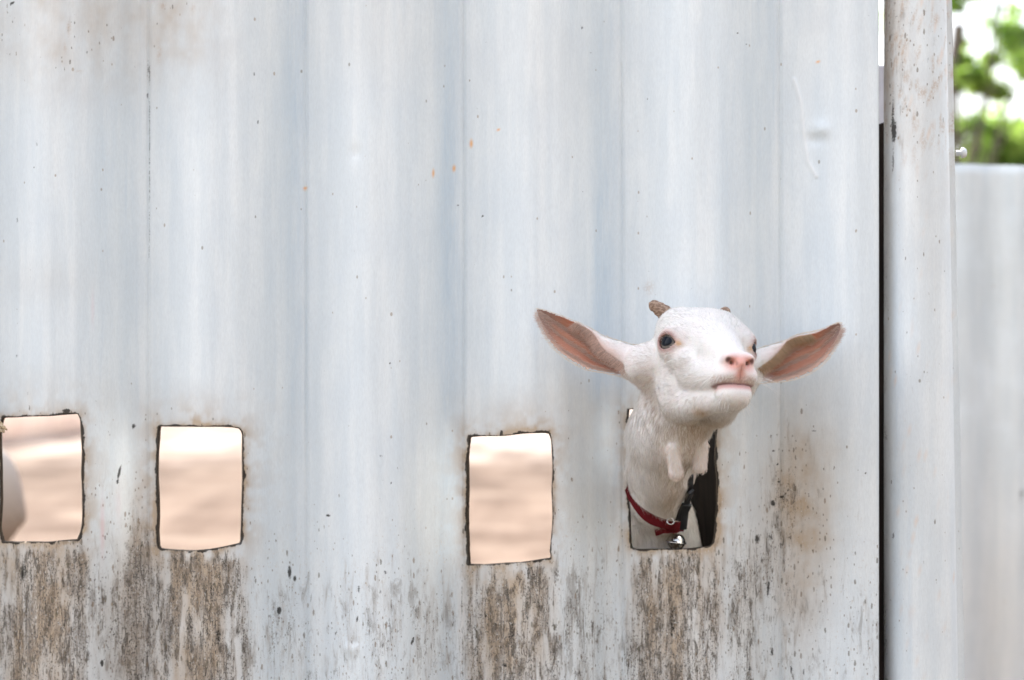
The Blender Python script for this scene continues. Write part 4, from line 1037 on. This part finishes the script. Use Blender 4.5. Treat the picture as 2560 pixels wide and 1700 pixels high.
# long inner-ear combs rooted along the fold, and lashes/whiskers
hr, hn, hf, hl, hlift, hcc = [], [], [], [], [], []
for E_ in EARS:
    nu, nv = E_['t'].shape[:2]
    for q in range(1500):
        a = rng.uniform(.10, .66); iu = int(a * (nu - 1)); vfl = E_['vf'][iu, 0] + abs(rng.normal(0, .05)) - .03
        iv = int(np.clip(vfl * (nv - 1), 0, nv - 1)); p = E_['X'][iu, iv]
        hr.append(p + [0, -.0006, 0]); hn.append([0, -1, .1])
        sgn = E_['sgn']; hf.append([sgn * (.60 + .25 * rng.normal()), .42, -.62 + .2 * rng.normal()]); hl.append(rng.uniform(.006, .0145) * (1.0 if a > .12 else .6)); hlift.append(.04); hcc.append(list(np.array([.70, .52, .44] if sgn < 0 else [.58, .42, .28]) * rng.uniform(.65, 1.2)))
    for q in range(1500):   # light hair lines running along the hollow
        a = rng.uniform(.22, .95); iu = int(a * (nu - 1)); rid = rng.choice([.30, .58, .86], p=[.3, .3, .4]) + rng.normal(0, .035)
        vv = E_['vf'][iu, 0] + rid * (1 - E_['vf'][iu, 0]); iv = int(np.clip(vv * (nv - 1), 0, nv - 1)); p = E_['X'][iu, iv]
        sgn = E_['sgn']; hr.append(p + [0, -.0006, 0]); hn.append([0, -1, 0]); hf.append([sgn * .9, 0, .25 + .25 * rng.normal()]); hl.append(rng.uniform(.004, .010)); hlift.append(.08); hcc.append([.60, .45, .38])
    for q in range(1500):   # fringe on the rims
        top_ = rng.random() < .45; a = rng.uniform(.08, .99); iu = int(a * (nu - 1)); iv = 0 if top_ else nv - 1; p = E_['X'][iu, iv]
        sgn = E_['sgn']; hr.append(p + [0, .001, 0]); hn.append([0, -.4, 1.0 if top_ else -1.0]); hf.append([sgn * 1.0, 0, .25 + (.1 if top_ else -.25) + .15 * rng.normal()]); hl.append(rng.uniform(.002, .0045)); hlift.append(.25); hcc.append([.76, .68, .58])
hr, hn, hf, hl, hlift, hcc = map(lambda z: np.array(z, float), (hr, hn, hf, hl, hlift, hcc))
hn /= np.linalg.norm(hn, axis=1)[:, None]; hf /= np.linalg.norm(hf, axis=1)[:, None]
H2 = grow(hr, hn, hf, hl, hlift, .05, K); r2 = np.tile(np.array([.00014, .00013, .0001, .00004]), (len(hr), 1))
# whiskers and eyelashes
wr, wn, wf, wl = [], [], [], []
for (l0, d0, n0, le) in (((.026, .098, -.050), (.8, -.1, -.2), 9, .034), ((.048, .020, -.012), (.7, .3, -.5), 5, .026), ((.018, .100, -.082), (.4, .3, -.8), 8, .016)):
    for s_ in (1, -1):
        for q in range(n0):
            l = np.array(l0) + rng.normal(0, .004, 3); l[0] *= s_; d = np.array(d0) + rng.normal(0, .22, 3); d[0] *= s_
            wp = W(l); hit = bvh.find_nearest(Vector(wp)); wr.append(np.array(hit[0])); wn.append(np.array(hit[1])); wd = R @ d; wf.append(wd / np.linalg.norm(wd)); wl.append(le * rng.uniform(.6, 1.1))
for s_, c, g, a, b in EYES:
    for q in range(34):
        x = rng.uniform(-1, .75); lp = c + a * .0100 * x + b * (.0090 * (1 - abs(x) ** 2.2) + .0006) + g * (.0132 - .002 * x * x)
        d = g * .9 + b * .25 - a * .25 + rng.normal(0, .12, 3); wr.append(W(lp)); wn.append(R @ b); d = R @ d; wf.append(d / np.linalg.norm(d)); wl.append(rng.uniform(.004, .008))
wr, wn, wf, wl = map(lambda z: np.array(z, float), (wr, wn, wf, wl))
H3 = grow(wr, wn, wf, wl, np.full(len(wr), .10), .25, K); r3 = np.tile(np.array([.00013, .00011, .00008, .00003]), (len(wr), 1))
HA = np.concatenate([H1, H2, H3]); HR = np.concatenate([r1, r2, r3]); HC = np.concatenate([hcol, hcc, np.tile([.9, .87, .82], (len(wr), 1))]).clip(0, .93)
hcv = bpy.data.hair_curves.new("coat"); hcv.add_curves([K] * len(HA))
hcv.attributes["position"].data.foreach_set("vector", HA.astype(np.float32).ravel())
ra = hcv.attributes.get("radius") or hcv.attributes.new("radius", 'FLOAT', 'POINT'); ra.data.foreach_set("value", HR.astype(np.float32).ravel())
ca = hcv.attributes.new("hair_colour", 'FLOAT_COLOR', 'CURVE'); ca.data.foreach_set("color", np.concatenate([HC, np.ones((len(HC), 1))], 1).astype(np.float32).ravel())
m = N("goat_hair"); c_ = m.n("ShaderNodeAttribute"); c_.attribute_name = "hair_colour"
m.base(c_.outputs["Color"], .55, .35)
tr = m.n("ShaderNodeBsdfTranslucent"); m.set(tr.inputs[0], c_.outputs["Color"]); mx = m.n("ShaderNodeMixShader"); mx.inputs[0].default_value = .2
m.t.links.new(m.b.outputs[0], mx.inputs[1]); m.t.links.new(tr.outputs[0], mx.inputs[2]); m.t.links.new(mx.outputs[0], m.out.inputs[0])
hcv.materials.append(m.m)
coat = bpy.data.objects.new("coat", hcv); COL.objects.link(coat); child(coat)

# ------------------------------------------------------------------ collar with buckle, ring and bell
def fabric(name, c):
    m = N(name); n = m.noise(m.obj(), 700, 3); wv = m.n("ShaderNodeTexWave"); m.set(wv.inputs["Vector"], m.obj((1, 1, 1))); wv.inputs["Scale"].default_value = 420
    m.base(m.mix(m.mr(n, .3, .7), tuple(x * .6 for x in c), c), .85, .2); m.bump(wv.outputs["Fac"], .4, .0006); return m.m
red = fabric("red_webbing", (.125, .005, .009)); black = plain("black_plastic", (.018, .02, .024), .38, .5, 0, .3, 200)
steel = plain("polished_steel", (.72, .70, .66), .18, .5, 1.0, .15, 80)
def surf(u, v, off=.005, dflt=0.0):
    h = ray(u, v, bvh)
    y_ = h.y if h is not None and h.y < .14 else dflt
    p = P(u, v, y_ - off); q = bvh.find_nearest(p)
    if q[0] is not None and q[3] > off + .004: p = q[0] + (p - q[0]).normalized() * (off + .003)
    return p
def ribbon(name, pts, width, thick, mat, parent, updir=None, n=60):
    """flat strap swept along points; width lies along the given side vectors"""
    pts = np.array([tuple(p) for p in pts], float); d = np.r_[0, np.cumsum(np.linalg.norm(np.diff(pts, axis=0), axis=1))]; s = np.linspace(0, d[-1], n)
    C = np.stack([np.interp(s, d, pts[:, k]) for k in range(3)], -1); C = smooth_curve(C, 10)
    V = []
    for k in range(n):
        t = C[min(k + 1, n - 1)] - C[max(k - 1, 0)]; t /= np.linalg.norm(t)
        f = (Vector(C[k]) - Vector((.185, .07, C[k][2]))).normalized() if updir is None else Vector(updir)
        f = np.array(f); sd_ = np.cross(t, f); sd_ /= np.linalg.norm(sd_) + 1e-9; f = np.cross(sd_, t)
        wd = width * (1 + .06 * math.sin(k * .7))
        for (a, b) in ((-.5, -.5), (.5, -.5), (.5, .5), (-.5, .5)): V.append(C[k] + sd_ * a * wd + f * b * thick)
    i = np.arange(n * 4).reshape(n, 4); j = np.roll(i, -1, 1)
    Q = np.concatenate([np.stack([i[:-1], j[:-1], j[1:], i[1:]], -1).reshape(-1, 4), i[:1, ::-1], i[-1:]])
    o = link(name, np_mesh(name, np.array(V), Q, False), mat, parent)
    bv = o.modifiers.new("soft", 'BEVEL'); bv.width = .0005; bv.segments = 2; bv.limit_method = 'ANGLE'
    return o
collar = bpy.data.objects.new("collar", None); COL.objects.link(collar); collar.location = P(1640, 1305, .0); child(collar)
def cchild(o, p=collar):
    o.parent = p; o.matrix_parent_inverse = Matrix.Translation(-Vector(p.location)); return o
front = [surf(1575, 1228, .004, .03), surf(1593, 1264, .008, .01), surf(1611, 1292, .010, .01), surf(1641, 1306, .011), surf(1675, 1311, .012), surf(1710, 1316, .012)]
yL = front[0].y
strap = ribbon("strap", [Vector((.232, .085, .775)), Vector((.19, .11, .80)), Vector((.140, .085, .79)), front[0] + Vector((-.004, .02, .008))] + front, .0130, .0018, red, None)
cchild(strap)
lin = ribbon("lining", [front[0] + Vector((.005, -.001, .008)), front[1] + Vector((.008, -.002, .009)), front[2] + Vector((.008, -.001, .012))], .0075, .0012, black, None, None, 24); cchild(lin)
f2 = [surf(1638, 1330, .013), surf(1662, 1323, .016), surf(1690, 1323, .017), surf(1713, 1312, .015)]
cchild(ribbon("strap_loop", f2, .0100, .0018, red, None, (0, -1, .15), 30))
# buckle: body, two prongs and the side strap
b0 = surf(1724, 1186, .008, -.02); b1_ = surf(1727, 1216, .010, -.02); b2_ = surf(1717, 1254, .015, .0); b3 = surf(1700, 1304, .019, .0)
cchild(ribbon("side_strap", [Vector((.232, .085, .775)), b0 + Vector((.006, .03, .006)), b0, b1_, b2_, b3 + Vector((.004, 0, -.010))], .0085, .0014, black, None, None, 40))
def block(name, a, b, wd, th, mat, off=0, taper=1.0):
    a = Vector(a); b = Vector(b); t = (b - a).normalized(); f = Vector((.25, -1, .1)); f = (f - t * f.dot(t)).normalized(); s_ = t.cross(f)
    me = bpy.data.meshes.new(name); V = []
    for k, p in enumerate((a, a.lerp(b, .5), b)):
        w2 = wd * (1, (1 + taper) / 2, taper)[k]
        for (x, z) in ((-.5, -.5), (.5, -.5), (.5, .5), (-.5, .5)): V.append(p + s_ * x * w2 + f * (z * th + off))
    Fc = [(0, 1, 2, 3), (11, 10, 9, 8)] + [(k * 4 + q, k * 4 + 4 + q, k * 4 + 4 + (q + 1) % 4, k * 4 + (q + 1) % 4) for k in (0, 1) for q in range(4)]
    me.from_pydata([tuple(v) for v in V], [], Fc); o = link(name, me, mat, None)
    bv = o.modifiers.new("soft", 'BEVEL'); bv.width = .0012; bv.segments = 3
    return o
bk = bpy.data.objects.new("buckle", None)
o = cchild(block("buckle", b2_ + Vector((0, -.002, -.003)), b3 + Vector((-.001, -.002, .002)), .0125, .0050, black, 0, .95))
o2 = cchild(block("buckle_clasp", b1_ + Vector((0, -.002, -.006)), b2_ + Vector((.001, -.002, .003)), .0085, .0042, black, 0, 1.15))
bpy.data.objects.remove(bk)
def torus(name, c, R_, r_, mat, axis):
    V = []; nu, nv = 40, 12
    for i_ in range(nu):
        for j_ in range(nv):
            a = 2 * math.pi * i_ / nu; b = 2 * math.pi * j_ / nv; V.append(((R_ + r_ * math.cos(b)) * math.cos(a), (R_ + r_ * math.cos(b)) * math.sin(a), r_ * math.sin(b)))
    i = np.arange(nu * nv).reshape(nu, nv); j = np.roll(i, -1, 1); k = np.roll(i, -1, 0); l = np.roll(k, -1, 1)
    o = link(name, np_mesh(name, np.array(V), np.stack([i, k, l, j], -1).reshape(-1, 4)), mat, None)
    q = Vector(axis).to_track_quat('Z', 'Y').to_matrix(); o.data.transform(Matrix.Translation(c) @ q.to_4x4()); return o
bell_c = surf(1690, 1355, .016, .03)
cchild(torus("ring", surf(1676, 1303, .009), .0042, .0008, steel, (.2, -1, .5)))
cchild(torus("bell_ring", bell_c + Vector((0, 0, .0150)), .0034, .0009, steel, (1, -.3, 0)))
pr = [(.0001, .0118)] + [(.0118 * math.sin(t), .0118 * math.cos(t)) for t in np.linspace(.1, 1.45, 12)] + [(.0128, .0010), (.0131, 0), (.0128, -.0012)] + [(.0116 * math.sin(t), .0116 * math.cos(t)) for t in np.linspace(1.68, 3.1, 14)] + [(.0001, -.0116)]
bell = lathe("bell", pr, steel, None, 48, None, (0, 0, 0)); bell.data.transform(Matrix.Translation(bell_c) @ Matrix.Rotation(.12, 4, 'Y')); cchild(bell)

# ------------------------------------------------------------------ the second goat in the yard, only its rump shows in the leftmost hole
Vt2, Qt2 = goat_trunk(True)
me = np_mesh("body", Vt2 * 1.10, Qt2)
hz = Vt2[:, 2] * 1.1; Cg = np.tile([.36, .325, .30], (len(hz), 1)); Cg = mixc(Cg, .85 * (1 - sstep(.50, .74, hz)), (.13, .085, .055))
set_attr(me, "skin", Cg)
m = N("distant_coat"); c_ = m.n("ShaderNodeAttribute"); c_.attribute_name = "skin"; n_ = m.noise(m.obj((1, 1, .4)), 220, 4)
m.base(m.mix(m.math('MULTIPLY', m.mr(n_, .4, .7), .3), c_.outputs["Color"], (.35, .28, .22)), .8, .2); m.bump(n_, .6, .004)
g2 = bpy.data.objects.new("goat", None); COL.objects.link(g2); g2.location = (-1.915, 2.0, 0); g2.rotation_euler = (0, 0, math.radians(-90))
o = link("body", me, m.m, g2)
for s_ in (1, -1):
    lathe("eye", [(.0001, .013)] + [(.013 * math.sin(t), .013 * math.cos(t)) for t in np.linspace(.2, 2.9, 10)] + [(.0001, -.013)], em_ if False else black, g2, 20, None, (.044 * s_, -.225, .895))
tag(g2, "out-of-focus pale goat with tan belly standing in the yard behind the leftmost hole", "goat")

# frayed rope end poking over the left edge of the first hole
m = N("straw_rope"); n_ = m.noise(m.obj((500, 500, 500)), 1, 4); m.base(m.mix(m.mr(n_, .35, .65), (.24, .17, .10), (.62, .52, .38)), .9, .1); rope_m = m.m
paths = []
for s3 in range(3):
    pts = []; rd = []
    for t in np.linspace(0, 1, 34):
        c = np.array(P(-60, 1000, -.030)) * (1 - t) ** 2 + 2 * t * (1 - t) * np.array(P(-18, 1052, -.034)) + t * t * np.array(P(13, 1078, -.028))
        th = t * 9 + s3 * 2.094; rr = .0042 * (1 - .35 * t)
        pts.append((c[0] + rr * math.cos(th) * .7, c[1] + rr * math.sin(th), c[2] + rr * math.cos(th) * .7)); rd.append(.0038 * (1 - .45 * t) * (1 if t < .93 else .6))
    paths.append((pts, rd))
V, Q = tube(paths, 8)
tag(link("rope_end", np_mesh("rope_end", V, Q), rope_m), "short twisted straw-coloured rope end over the left edge of the leftmost hole", "rope")
